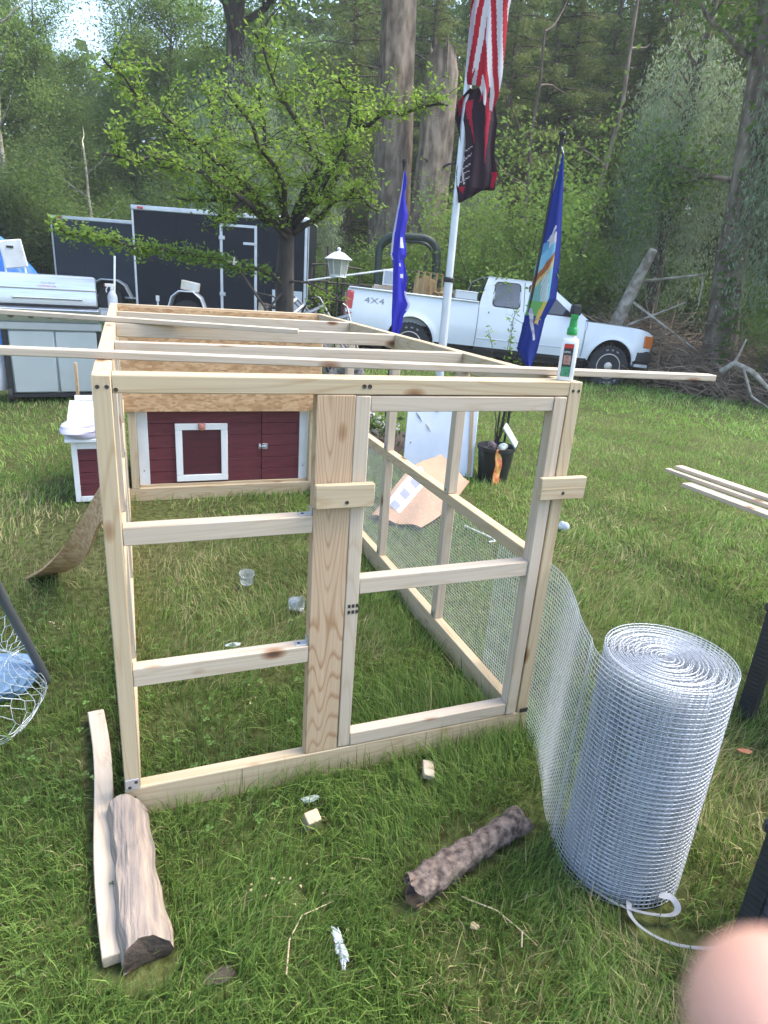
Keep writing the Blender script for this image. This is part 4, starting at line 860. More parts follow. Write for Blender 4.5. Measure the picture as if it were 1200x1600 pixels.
def round_log():
    t = thing('round_log', 'short round log with rough dark bark lying in front of the run', 'log', (.8, -.41, .04))
    A_, B_ = Vector((.618, -.462, .038)), Vector((.985, -.345, .042)); X = (B_-A_).normalized(); S = Vector((0, 0, 1)).cross(X).normalized(); U = X.cross(S); mb = MB(); rs = np.random.RandomState(2); nzr = rs.rand(61, 25)
    def fn(u, v):
        i, j = int(u*60+.5), int(v*24+.5) % 24; a = v*2*math.pi; r_ = (.0345+.003*math.sin(u*7)+.0035*math.sin(3*a+u*3))*(1+.12*(nzr[i, j]-.5)+.07*math.sin(u*40+a*2))
        if u < .05: r_ *= 1.02+.05*math.sin(a*2)
        off = X*((.010*math.sin(a*2+1)+.008*nzr[i, j]) if u in (0, 1) else 0)
        return tuple(A_+(B_-A_)*u+(S*math.cos(a)+U*math.sin(a))*r_+off+U*.004*math.sin(u*3.14))
    mb.grid(fn, 60, 24); mb.build('bark', LOGB, t, smooth=50)
    for u in (0, 1):
        ring = [fn(u, j/24) for j in range(24)]; c = sum((Vector(p) for p in ring), Vector())/24; m2 = MB(); m2.add(ring+[tuple(c+X*(.012 if u == 0 else -.008))], [(j, (j+1) % 24, 24) for j in range(24)]); m2.build('log_end', ENDW, t)
    m3 = MB()
    for k in range(9):
        a = rs.rand()*6.28; p = A_+(S*math.cos(a)+U*math.sin(a))*.034; m3.tube([p+X*.012, p-X*.010*rs.rand()+Vector(rs.randn(3))*.003], [.003, .001], 4)
    m3.build('splinters', ENDW, t)
round_log()
o = board('wood_batten', (-.088, .44, .022), (-.024, -.405, .022), .047, .030, PALE, None, warp=lambda u: (.008*math.sin(u*6), .006*math.sin(u*3.1))); tag(o, 'rough pale lath lying in the grass beside the split log', 'lath')
def small(name, label, cat, mb, m, **k): o = mb.build(name, m, None, **k); return tag(o, label, cat)
o = board('lumber_offcut', (.820, -.118, .022), (.842, -.062, .026), .034, .018, PALE, None, up=(.1, -.3, 1)); tag(o, 'pale pine offcut lying in the grass below the centre of the front sill', 'wood block')
o = board('lumber_offcut', (.434, -.178, .026), (.472, -.17, .026), .034, .042, PINE, None, up=(.05, -.35, 1)); tag(o, 'small cube of sawn pine in the grass in front of the wide plank', 'wood block')
rsq = np.random.RandomState(77)
def crumple(name, label, cat, c, s, m, seed=0, sub=3, amp=.25, rz=0):
    bm = bmesh.new(); bmesh.ops.create_icosphere(bm, subdivisions=sub, radius=1); rs = np.random.RandomState(seed); K = rs.randn(6, 3)*2.2; ph = rs.rand(6)*6
    for v in bm.verts:
        d = sum(math.sin(v.co.dot(Vector(K[i]))+ph[i]) for i in range(6))/6; e = abs(math.sin(v.co.dot(Vector(K[2]))*2.3))*.5; v.co *= 1+amp*d*2-amp*e
    me = bpy.data.meshes.new(name); bm.to_mesh(me); bm.free(); me.materials.append(m); o = bpy.data.objects.new(name, me); o.location = c; o.scale = s; o.rotation_euler = (0, 0, rz); link(o); return tag(o, label, cat)
FILM = mat('thin_plastic_film', (.62, .68, .74), .25, 0, spec=.7); FILM.node_tree.nodes['Principled BSDF'].inputs['Transmission Weight'].default_value = .35
CUPM = mat('clear_cup_plastic', (.80, .84, .86), .12, 0, spec=.6); CUPM.node_tree.nodes['Principled BSDF'].inputs['Transmission Weight'].default_value = .8
BAG = mat('lilac_white_plastic_bag', (.50, .48, .60), .35, var=.12, vscale=20)
def cup(label, x, y, tilt, rz):
    mb = MB(); mb.lathe([(.001, .0), (.027, .0), (.031, .01), (.033, .05), (.035, .052), (.033, .052), (.030, .012), (.001, .004)], n=20)
    o = mb.build('plastic_cup', CUPM, None, smooth=50); o.location = (x, y, .04); o.rotation_euler = (R(tilt), 0, R(rz)); tag(o, label, 'cup')
cup('clear plastic cup upright in the grass inside the run, the farther of two', .521, 1.247, 12, 0); bpy.data.objects['plastic_cup'].location.z = .03
cup('clear plastic cup lying on its side inside the run, the nearer of two', .667, .985, 80, 50)
crumple('plastic_wrapper', 'flattened clear wrapper in the grass inside the run above the lower crossbar', 'wrapper', (.385, .735, .028), (.028, .014, .006), FILM, 5)
crumple('plastic_wrapper', 'crumpled strip of clear plastic lying in the foreground grass', 'wrapper', (.423, -.525, .028), (.012, .040, .008), FILM, 8, 4, .55, rz=-.15)
crumple('plastic_wrapper', 'clear blister wrapper just above the small pine cube', 'wrapper', (.470, -.100, .024), (.026, .010, .006), FILM, 9)
crumple('paper_scrap', 'white crumpled paper on the lawn right of the run', 'paper', (2.535, 1.613, gz(2.5, 1)+.035), (.022, .032, .036), mat('white_paper', (.62, .66, .70), .7), 10, 4, .5)
crumple('dry_leaf', 'brown dead leaf in the grass right of the wire roll', 'leaf', (1.853, -.315, .035), (.024, .012, .004), mat('dead_leaf', (.30, .12, .06), .8), 11, rz=-.5)
crumple('wood_chip', 'brown chip of rotten wood at the bottom left of the foreground', 'wood chip', (.175, -.504, .018), (.035, .016, .008), LOGB, 12, rz=.1)
crumple('wood_chip', 'small tan chip of bark in front of the round log', 'wood chip', (.73, -.566, .016), (.011, .012, .005), PINE, 14)
mb = MB()
for k in range(26):
    x, y = (.36+rsq.randn()*.05, -.37+rsq.randn()*.04) if k < 15 else ((-.25, 1.05) if k < 20 else (.4, .4)); x += rsq.randn()*.02; y += rsq.randn()*.03
    a = rsq.rand()*6.28; s = .002+.003*rsq.rand(); mb.prism([(x+s*math.cos(a+q_)*(.5+rsq.rand()), y+s*math.sin(a+q_)*(.5+rsq.rand())) for q_ in (0, 1.3, 2.9, 4.4)], 'z', .026, .029)
tag(mb.build('wood_shavings', PINE, None), 'pale crumbs and shavings of wood scattered in the grass', 'shavings', kind='stuff')
mb = MB()
def stem(p): mb.tube([Vector(q) for q in p], [.0018, .0016, .0012, .0008][:len(p)], 4)
stem([(.73, -.50, .03), (.79, -.56, .034), (.82, -.62, .03), (.84, -.655, .022)]); stem([(.82, -.62, .03), (.80, -.65, .028)])
tag(mb.build('dry_grass_straw', PINE, None), 'forked dry straw-coloured stem in the grass below the round log', 'stem')
mb = MB(); stem([(.30, -.55, .03), (.32, -.49, .045), (.36, -.44, .04), (.44, -.42, .03)]); tag(mb.build('dry_grass_straw', PINE, None), 'arched dry grass stem beside the strip of clear plastic', 'stem')

# curved osb strip leaning on the left side
def lean():
    U_ = [(-.43, 1.56, .004), (-.33, 1.44, .10), (-.22, 1.30, .25), (-.12, 1.12, .44), (-.03, .98, .62), (.03, .93, .70)]
    L_ = [(-.30, 1.62, .0), (-.235, 1.48, .07), (-.16, 1.32, .17), (-.105, 1.14, .30), (-.058, 1.0, .445), (-.0, .93, .54)]
    def I(P, u): j = min(int(u*5), 4); f = u*5-j; a, b, c, d = (Vector(P[max(j-1, 0)]), Vector(P[j]), Vector(P[j+1]), Vector(P[min(j+2, 5)])); return .5*((2*b)+(c-a)*f+(2*a-5*b+4*c-d)*f*f+(3*b-a-3*c+d)*f**3)
    mb = MB(); mb.grid(lambda u, v: tuple(I(U_, u).lerp(I(L_, u), v)), 24, 4); o = mb.build('osb_strip', OSB, None, solid=.012, smooth=40); tag(o, 'bowed strip of OSB board leaning from the grass onto the left side of the run', 'board')
lean()
crumple('plastic_bag', 'crumpled white-lilac plastic bag lying on the nest box roof at the left', 'bag', (-.20, 2.60, .455), (.125, .085, .058), BAG, 21, 4, .22)
o = board('garden_stake', (-.29, 3.80, -.05), (-.283, 3.80, .66), .018, .022, OLDW, None, up=(1, 0, 0)); tag(o, 'thin weathered wooden stake standing behind the nest box', 'stake')

# ---- chicken wire and pipe at the left edge
def chicken_wire():
    o = MB().tube([(-.345, .46, .62), (-.312, .57, .36), (-.265, .66, .10), (-.25, .69, .01)], .014, 10).build('metal_pipe', mat('dull_grey_pipe', (.13, .14, .16), .5, .5), None, smooth=60); tag(o, 'dull grey pipe leaning in the chicken wire at the left edge', 'pipe')
    mb = MB(); rs = np.random.RandomState(6)
    def S_(u, v):     # a loose open roll, standing on the grass
        a = R(-100)+u*R(215); r_ = .19+.02*math.sin(v*5+u*3); return Vector((-.50+r_*math.cos(a)*1.15+.03*math.sin(v*7), .58+r_*math.sin(a)*1.25, .01+v*.30*(1-.25*math.sin(u*3))+.012*math.sin(u*17+v*9)))
    nu, nv = 20, 9
    def node(i, j, s): return S_(min(max((i+rs_off[i % 23, j % 23, 0]*.35+s)/nu, 0), 1), min(max((j+rs_off[i % 23, j % 23, 1]*.35)/nv, 0), 1))
    rs_off = rs.randn(23, 23, 2)*.35
    for j in range(nv):
        for i in range(nu):
            s = .5*(j % 2); a = node(i, j, s); b = node(i, j+.35, s) if False else S_(min((i+s)/nu, 1), min((j+.4)/nv, 1))
            mb.tube([a, b], .0011, 4, cap=False)
            up_s = .5*((j+1) % 2)
            for di in ((0, 1) if s else (-1, 0)):
                if 0 <= i+di <= nu and j+1 < nv: mb.tube([b, node(i+di, j+1, up_s)], .0009, 4, cap=False)
    for k in range(5): mb.tube([S_(u/12, .02+.03*k+.015*math.sin(u+k)) for u in range(13)], .0009, 4, cap=False)
    o = mb.build('chicken_wire', mat('chicken_wire_zinc', (.50, .55, .56), .4, .5), None, smooth=60); tag(o, 'loose tangled roll of hexagonal chicken wire at the left edge', 'chicken wire')
    crumple('blue_netting', 'light blue crumpled plastic netting inside the chicken wire at the left edge', 'netting', (-.40, .66, .07), (.11, .10, .06), mat('faded_blue_plastic', (.16, .28, .44), .5, var=.3, vscale=30), 31, 4, .25)
chicken_wire()

# ================================================================== PICKUP TRUCK (local x forward from front axle, y to its left, z up)
def truck():
    t = thing('pickup_truck', 'white extended-cab pickup truck parked on the lawn with a loaded open bed', 'pickup truck', (0, 0, 0))
    WB, TL, NO, WT = -4.0, -5.22, .93, 2.0; AR = .465
    def tf(s, z):     # distance of the side skin inward from the widest plane
        d = .045*((z-.86)/.42)**2 if z > .86 else .06*((.86-z)/.4)**2
        d += .022*math.exp(-((z-1.235)/.02)**2)*0
        if s > .35: d += .30*((s-.35)/(NO-.35))**2.2
        if s < TL+.12: d += .05*((TL+.12-s)/.12)**2
        for c in (0, WB):
            q = math.hypot(s-c, z-.42)
            if z > .35: d -= .028*math.exp(-((q-AR-.03)/.05)**2)
        return d
    def zb(s):
        b = .50 if s < -.55 else .50+.04*(s+.55)
        if s > .5: b = .56
        for c in (0, WB):
            if abs(s-c) < AR: b = max(b, .42+math.sqrt(AR*AR-(s-c)**2)*1.06)
        return b
    def strip(mb, s0, s1, zt, side, n=None, rows=9):
        n = n or max(2, int((s1-s0)/.03))
        def fn(u, v):
            s = s0+(s1-s0)*u; z = zb(s)+(zt(s)-zb(s))*v; y = tf(s, z)
            return (s, y if side == 0 else WT-y, z)
        mb.grid(fn, n, rows)
    hood = lambda s: 1.215-.02*(s+.62) if s < .3 else 1.197-.10*(max(0, s-.3)/.63)**2.2-.0
    CR = -2.74
    # bed
    for sd in (0, 1): mb = MB(); strip(mb, TL, CR-.008, lambda s: 1.30, sd); mb.build('bed_side', TRUCKW, t, smooth=40, solid=.04)
    mb = MB().box(TL, CR-.01, .0, .10, 1.295, 1.325).box(TL, CR-.01, WT-.10, WT, 1.295, 1.325)
    mb.build('bed_rail', TRUCKW, t, bevel=.012, smooth=40)
    MB().box(TL+.05, CR-.03, .09, .12, .78, 1.295).box(TL+.05, CR-.03, WT-.12, WT-.09, .78, 1.295).box(TL+.05, CR-.03, .1, WT-.1, .76, .79).box(CR-.06, CR-.02, .1, WT-.1, .78, 1.30).build('bed_liner', mat('grey_bed_liner', (.35, .37, .40), .6), t)
    MB().box(TL-.015, TL+.05, .10, WT-.10, .70, 1.30).build('tailgate', TRUCKW, t, bevel=.015, smooth=40)
    tl = MB().box(TL-.03, TL+.10, .0, .12, .83, 1.25).build('tail_light', REDL, t, bevel=.02, smooth=40); MB().box(TL-.034, TL+.104, -.003, .1, .86, .93).build('reversing_lamp', CLEARL, tl, bevel=.008)
    tl = MB().box(TL-.03, TL+.10, WT-.12, WT, .83, 1.25).build('tail_light', REDL, t, bevel=.02, smooth=40)
    MB().box(TL-.14, TL-.02, .08, WT-.08, .50, .68).build('rear_bumper', CHROME, t, bevel=.03, smooth=40)
    # cab lower
    belt = lambda s: 1.225
    for sd in (0, 1): mb = MB(); strip(mb, CR, -.62, lambda s: 1.225+.0*s, sd); mb.build('cab_side', TRUCKW, t, smooth=40, solid=.03)
    # fenders and hood
    for sd in (0, 1): mb = MB(); strip(mb, -.612, NO-.03, lambda s: hood(s)-.03, sd); mb.build('front_fender', TRUCKW, t, smooth=40, solid=.03)
    mb = MB()
    def hd(u, v):
        s = -.66+(NO+.01+.66)*u; y0 = tf(min(s, NO), 1.15)+.005; y = y0+(WT-2*y0)*v; cr = .035*math.sin(math.pi*v)**.5+.012*math.exp(-((abs(v-.5)-.3)/.06)**2)
        return (s-.12*(abs(v-.5)*2)**2*(u > .8)*(u-.8)*5, y, hood(s)-.03+cr)
    mb.grid(hd, 34, 20); mb.build('bonnet', TRUCKW, t, smooth=50, solid=.012)
    # front face
    f = MB().box(NO-.14, NO-.05, .34, WT-.34, .70, 1.03).build('grille', BLACKP, t, bevel=.02); MB().box(NO-.06, NO-.03, .30, WT-.30, .98, 1.04).box(NO-.06, NO-.03, .30, WT-.30, .68, .72).build('grille_surround', CHROME, f, bevel=.01)
    for sd in (0, 1):
        a, b = (.22, .40) if sd == 0 else (WT-.40, WT-.22); h = MB().box(NO-.14, NO-.045, a, b, .84, 1.04).build('headlight', CLEARL, t, bevel=.02, smooth=40)
        a = [(NO-.28, .045), (NO-.035, .20), (NO-.05, .27), (NO-.28, .10)]
        if sd: a = [(x, WT-y) for x, y in a]
        MB().prism(a, 'z', .82, 1.05).build('turn_signal', AMBER, h, bevel=.012)
    MB().prism([(NO-.42, .02), (NO-.08, .15), (NO+.06, .35), (NO+.06, WT-.35), (NO-.08, WT-.15), (NO-.42, WT-.02), (NO-.42, WT-.12), (NO-.12, WT-.4), (NO-.12, .4), (NO-.42, .12)], 'z', .52, .76).build('front_bumper', BLACKP, t, bevel=.03, smooth=40)
    MB().prism([(NO-.40, .05), (NO-.06, .18), (NO+.03, .37), (NO+.03, WT-.37), (NO-.06, WT-.18), (NO-.40, WT-.05)], 'z', .44, .50).build('lower_valance', ALU, t, bevel=.01)
    # greenhouse
    prof = [(CR+.01, 1.225), (CR+.16, 1.80), (-1.42, 1.815), (-.56, 1.225)]
    def gy(z): return .075+.20*(max(0, z-1.225)/.6)**1.15
    rear = lambda z: CR+.01+.15*(max(0, z-1.225)/.575)**1.3
    front = lambda z: -.56-.86*((z-1.225)/.59)
    for sd in (0, 1):
        def fn(u, v, sd=sd):
            z = 1.22+.585*v; s = rear(z)+(front(z)-rear(z))*u; y = gy(z); return (s, y if sd == 0 else WT-y, z)
        MB().grid(fn, 20, 10).build('cab_upper_side', TRUCKW, t, smooth=40, solid=.02)
    mb = MB()
    def rf(u, v):
        s = rear(1.80)-.01+(-1.42+.02-rear(1.80))*u; y = gy(1.8)-.01+(WT-2*gy(1.8)+.02)*v; return (s, y, 1.80+.055*(1-abs(2*v-1)**3)*(1-.6*abs(2*u-1)**4))
    mb.grid(rf, 16, 16); mb.build('roof', TRUCKW, t, smooth=60, solid=.015)
    MB().prism([(-.54, 1.235), (-1.43, 1.81), (-1.46, 1.80), (-.60, 1.225)], 'y', .22, WT-.22).build('windscreen', GLASS, t); MB().prism([(CR+.005, 1.29), (CR+.145, 1.77), (CR+.165, 1.77), (CR+.03, 1.29)], 'y', .30, WT-.30).build('rear_window', GLASS, t)
    MB().prism([(-.30, 1.205), (-.56, 1.25), (-.62, 1.20)], 'y', .25, WT-.25).build('cowl', BLACKP, t)
    MB().box(CR+.02, CR+.05, .1, WT-.1, 1.0, 1.30).build('cab_back', TRUCKW, t)
    for sd in (0, 1):
        def win(name, poly, m, th=.006, off=.004, rr=.05):
            vs_ = []; mbw = MB(); P2 = []
            k = len(poly)
            for i in range(k):     # rounded corners
                p, q, r3 = Vector(poly[i-1]+(0,)), Vector(poly[i]+(0,)), Vector(poly[(i+1) % k]+(0,)); a = q+(p-q).normalized()*rr; c = q+(r3-q).normalized()*rr
                for j in range(5): f_ = j/4; b = a*(1-f_)**2+q*2*f_*(1-f_)+c*f_*f_; P2.append((b.x, b.y))
            for s, z in P2:
                y = gy(z)-off; vs_.append((s, y if sd == 0 else WT-y, z))
            for s, z in P2:
                y = gy(z)-off+th+.012; vs_.append((s, y if sd == 0 else WT-y, z))
            k = len(P2); mbw.add(vs_, [tuple(range(k)), tuple(range(2*k-1, k-1, -1))]+[(i, k+i, k+(i+1) % k, (i+1) % k) for i in range(k)]); return mbw.build(name, m, t)
        win('window_seal', [(-2.49, 1.262), (-2.44, 1.735), (-1.93, 1.745), (-1.93, 1.262)], BLACKP, off=.003, rr=.09); win('rear_side_window', [(-2.465, 1.285), (-2.42, 1.715), (-1.95, 1.725), (-1.95, 1.285)], GLASSL, off=.007, rr=.08)
        win('window_seal', [(-1.78, 1.235), (-1.78, 1.745), (-1.46, 1.75), (-.77, 1.235)], BLACKP, off=.003, rr=.06); win('door_window', [(-1.75, 1.26), (-1.75, 1.725), (-1.47, 1.73), (-.86, 1.26)], GLASS, off=.007, rr=.05)
        yy = lambda s, z: tf(s, z)-.0015 if sd == 0 else WT-tf(s, z)+.0015
        for s0, nm in ((CR-.003, 0), (-1.86, 1), (-.60, 1)):     # panel gaps
            mb = MB(); mb.tube([(s0+(.02 if nm and z > 1 else 0)-(.0), yy(s0, z), z) for z in np.linspace(.53, 1.22, 10)], .005, 4); mb.build('panel_gap', BLACKP, t)
        mb = MB(); mb.tube([(-1.86-(.0), gy(z)-.003 if sd == 0 else WT-gy(z)+.003, z) for z in np.linspace(1.225, 1.77, 6)], .005, 4); mb.build('panel_gap', BLACKP, t)
        y0 = yy(-1.7, 1.06); MB().box(-1.80, -1.64, y0-(.03 if sd == 0 else 0), y0+(0 if sd == 0 else .03), 1.045, 1.085).build('door_handle', TRUCKW, t, bevel=.012, smooth=40)
        m_ = MB().box(-.98, -.80, (-.16 if sd == 0 else WT-.02), (.02 if sd == 0 else WT+.16), 1.26, 1.47).build('mirror', BLACKP, t, bevel=.035, smooth=40)
        mb = MB(); mb.tube([(s, yy(s, .66), .66) for s in np.linspace(CR+.03, -.64, 20)], .012, 5, sq=.5); mb.build('side_moulding', TRUCKW, t, smooth=60)
        # arch lips and inner wells
        for c in (0, WB):
            pts = [(c+(AR+.005)*math.cos(a), (tf(c+AR*math.cos(a), .42+AR*math.sin(a))+.004) if sd == 0 else WT-tf(c+AR*math.cos(a), .42+AR*math.sin(a))-.004, .42+(AR+.005)*1.06*math.sin(a)) for a in np.linspace(.12, math.pi-.12, 20)]
            mb = MB(); mb.tube(pts, .014, 6); mb.build('arch_lip', TRUCKW, t, smooth=60)
            mb = MB(); y0, y1 = ((.07, .5) if sd == 0 else (WT-.5, WT-.07))
            mb.grid(lambda u, v: (c+(AR+.01)*math.cos(u*math.pi), y0+(y1-y0)*v, .40+(AR+.01)*1.06*math.sin(u*math.pi)), 14, 2); mb.build('wheel_well', BLACKP, t)
    text('4X4', .15, Matrix.Translation((TL+.30, tf(TL+.4, 1.12)-.006, 1.06)) @ Matrix.Rotation(R(90), 4, 'X') @ Matrix.Scale(1.5, 4, (1, 0, 0)), mat('decal_grey', (.22, .24, .28), .5), t, 'four_wheel_drive_badge', .001)
    MB().box(TL+.1, NO-.25, .30, WT-.30, .34, .62).box(CR, -.5, .10, WT-.1, .44, .56).build('underbody', BLACKP, t)
    MB().box(-2.5, -.9, .25, WT-.25, .6, 1.15).build('seats', mat('dark_interior', (.06, .06, .065), .9), t)
    for c in (0, WB):
        for sd in (0, 1):
            yc = .16 if sd == 0 else WT-.16; w_ = MB()
            prof = [(.24, -.12), (.36, -.135), (.385, -.12), (.40, -.08), (.40, .08), (.385, .12), (.36, .135), (.24, .12)]
            w_.lathe(prof, (c, yc, .40), 36, 'y'); tyre = w_.build('tyre', RUBBER, t, smooth=35)
            tr_ = MB()
            for k in range(36):
                a = k*math.pi/18
                for yo in (-.1, -.045, .045, .1):
                    x, z = .398*math.cos(a+(yo*.8)), .398*math.sin(a+(yo*.8)); tr_.box(c+x-.014, c+x+.014, yc+yo-.022, yc+yo+.022, .40+z-.014, .40+z+.014)
            q = tr_.build('tread', RUBBER, tyre); q['kind'] = 'stuff'
            s_ = -1 if sd == 0 else 1; rm = MB(); rm.lathe([(.235, s_*.10), (.245, s_*.125), (.232, s_*.13), (.215, s_*.10), (.17, s_*.085), (.10, s_*.10), (.07, s_*.13), (.02, s_*.135)], (c, yc, .40), 30, 'y'); rim = rm.build('rim', RIM, tyre, smooth=40)
            hb = MB()
            for k in range(6):
                a = k*math.pi/3+.3; x, z = .145*math.cos(a), .145*math.sin(a); hb.lathe([(.001, s_*.094), (.034, s_*.095), (.034, s_*.08)], (c+x, yc, .40+z), 12, 'y')
            hb.build('rim_hole', BLACKP, rim)
            if sd == 0:
                lt = MB()
                for k in (3, 4, 5, 13, 14, 15):
                    a = k*math.pi/9; a2 = a+.16; lt.add([(c+r_*math.cos(x_), yc-.1375, .40+r_*math.sin(x_)) for r_, x_ in ((.30, a), (.30, a2), (.33, a2), (.33, a))], [(0, 1, 2, 3)])
                lt = lt.build('raised_tyre_lettering', mat('faded_tyre_white', (.22, .23, .24), .8), tyre); lt['kind'] = 'stuff'
    a, b, g = -.2865, -.0441, -.0705
    fwd = Vector((math.cos(a)*math.cos(b), math.sin(a)*math.cos(b), math.sin(b))); left = Vector((-math.sin(a), math.cos(a), 0)); up = fwd.cross(left)
    left, up = left*math.cos(g)+up*math.sin(g), up*math.cos(g)-left*math.sin(g)
    t.matrix_basis = Matrix(((fwd.x, left.x, up.x, 8.884), (fwd.y, left.y, up.y, 8.982), (fwd.z, left.z, up.z, -.305), (0, 0, 0, 1)))
    TM = t.matrix_basis
    # load in the bed
    o = MB().box(-3.22, -2.80, .02, .62, 1.33, 1.47).build('tool_box', mat('brushed_aluminium_box', (.55, .58, .60), .4, .5), None, bevel=.012, M=TM); tag(o, 'low silver tool box across the front of the pickup bed behind the cab', 'tool box')
    MB().box(-3.23, -2.79, .01, .63, 1.462, 1.48).build('lid', ALU, o, bevel=.004, M=TM)
    o = MB().box(-4.75, -4.30, .25, .85, .80, 1.42).build('wooden_crate', PALE, None, bevel=.008, M=TM); tag(o, 'pale wooden crate standing at the back of the pickup bed', 'crate')
    t2 = thing('metal_grille', 'small grey framed panel propped on the crate in the pickup bed behind the blue flag', 'panel', TM @ Vector((-4.4, .3, 1.45)))
    MB().box(-4.60, -4.22, .20, .235, 1.425, 1.70).build('frame', WHITEP, t2, bevel=.004, M=TM); p_ = MB().box(-4.575, -4.245, .192, .20, 1.45, 1.675).build('mesh', mat('grey_louvre', (.28, .32, .38), .5), t2, M=TM)
    m3 = MB()
    for k in range(12): m3.box(-4.565+k*.027, -4.557+k*.027, .187, .193, 1.452, 1.672)
    m3.build('louvre', ALU, p_, M=TM)
    rs = np.random.RandomState(3)
    tan = mat('tan_canvas', (.42, .30, .14), .85, col2=(.25, .16, .07), vscale=5, bump=.4, bscale=20)
    for nm, lb, x0, ss in (('canvas_bag', 'tan canvas bag with loop handles in the pickup bed', -3.75, 1.0), ('canvas_bag', 'smaller tan canvas bag behind the flagpole in the pickup bed', -3.42, .8)):
        tb = thing(nm, lb, 'bag', TM @ Vector((x0, .5, 1.0))); bm_ = MB()
        def fn(u, v): a = v*2*math.pi; h = u; rr = .30*ss*(1-.35*h)*(1+.10*math.sin(5*a+h*4)+.06*math.sin(9*a)); return tuple(Vector((x0+rr*math.cos(a), .50+rr*.8*math.sin(a), .80+.86*ss*h+.03*math.sin(a*3)*h)))
        bm_.grid(fn, 10, 30); q = bm_.build('bag_body', tan, tb, M=TM, smooth=60)
        for j in range(4):
            a = rs.rand()*3; mh = MB(); mh.tube([(x0-.2+.12*j, .3, 1.35), (x0-.18+.12*j, .24, 1.70*ss+.05), (x0-.08+.12*j, .26, 1.68*ss+.05), (x0-.05+.12*j, .3, 1.3)], .018, 5); mh.build('strap', tan, tb, M=TM, smooth=60)
    o = MB().box(-3.3, -2.85, .75, 1.6, .8, 1.44).build('cardboard_box', mat('brown_cardboard', (.42, .29, .17), .85), None, bevel=.006, M=TM); tag(o, 'flat tan cardboard box lying behind the tool box in the pickup bed', 'box')
truck()

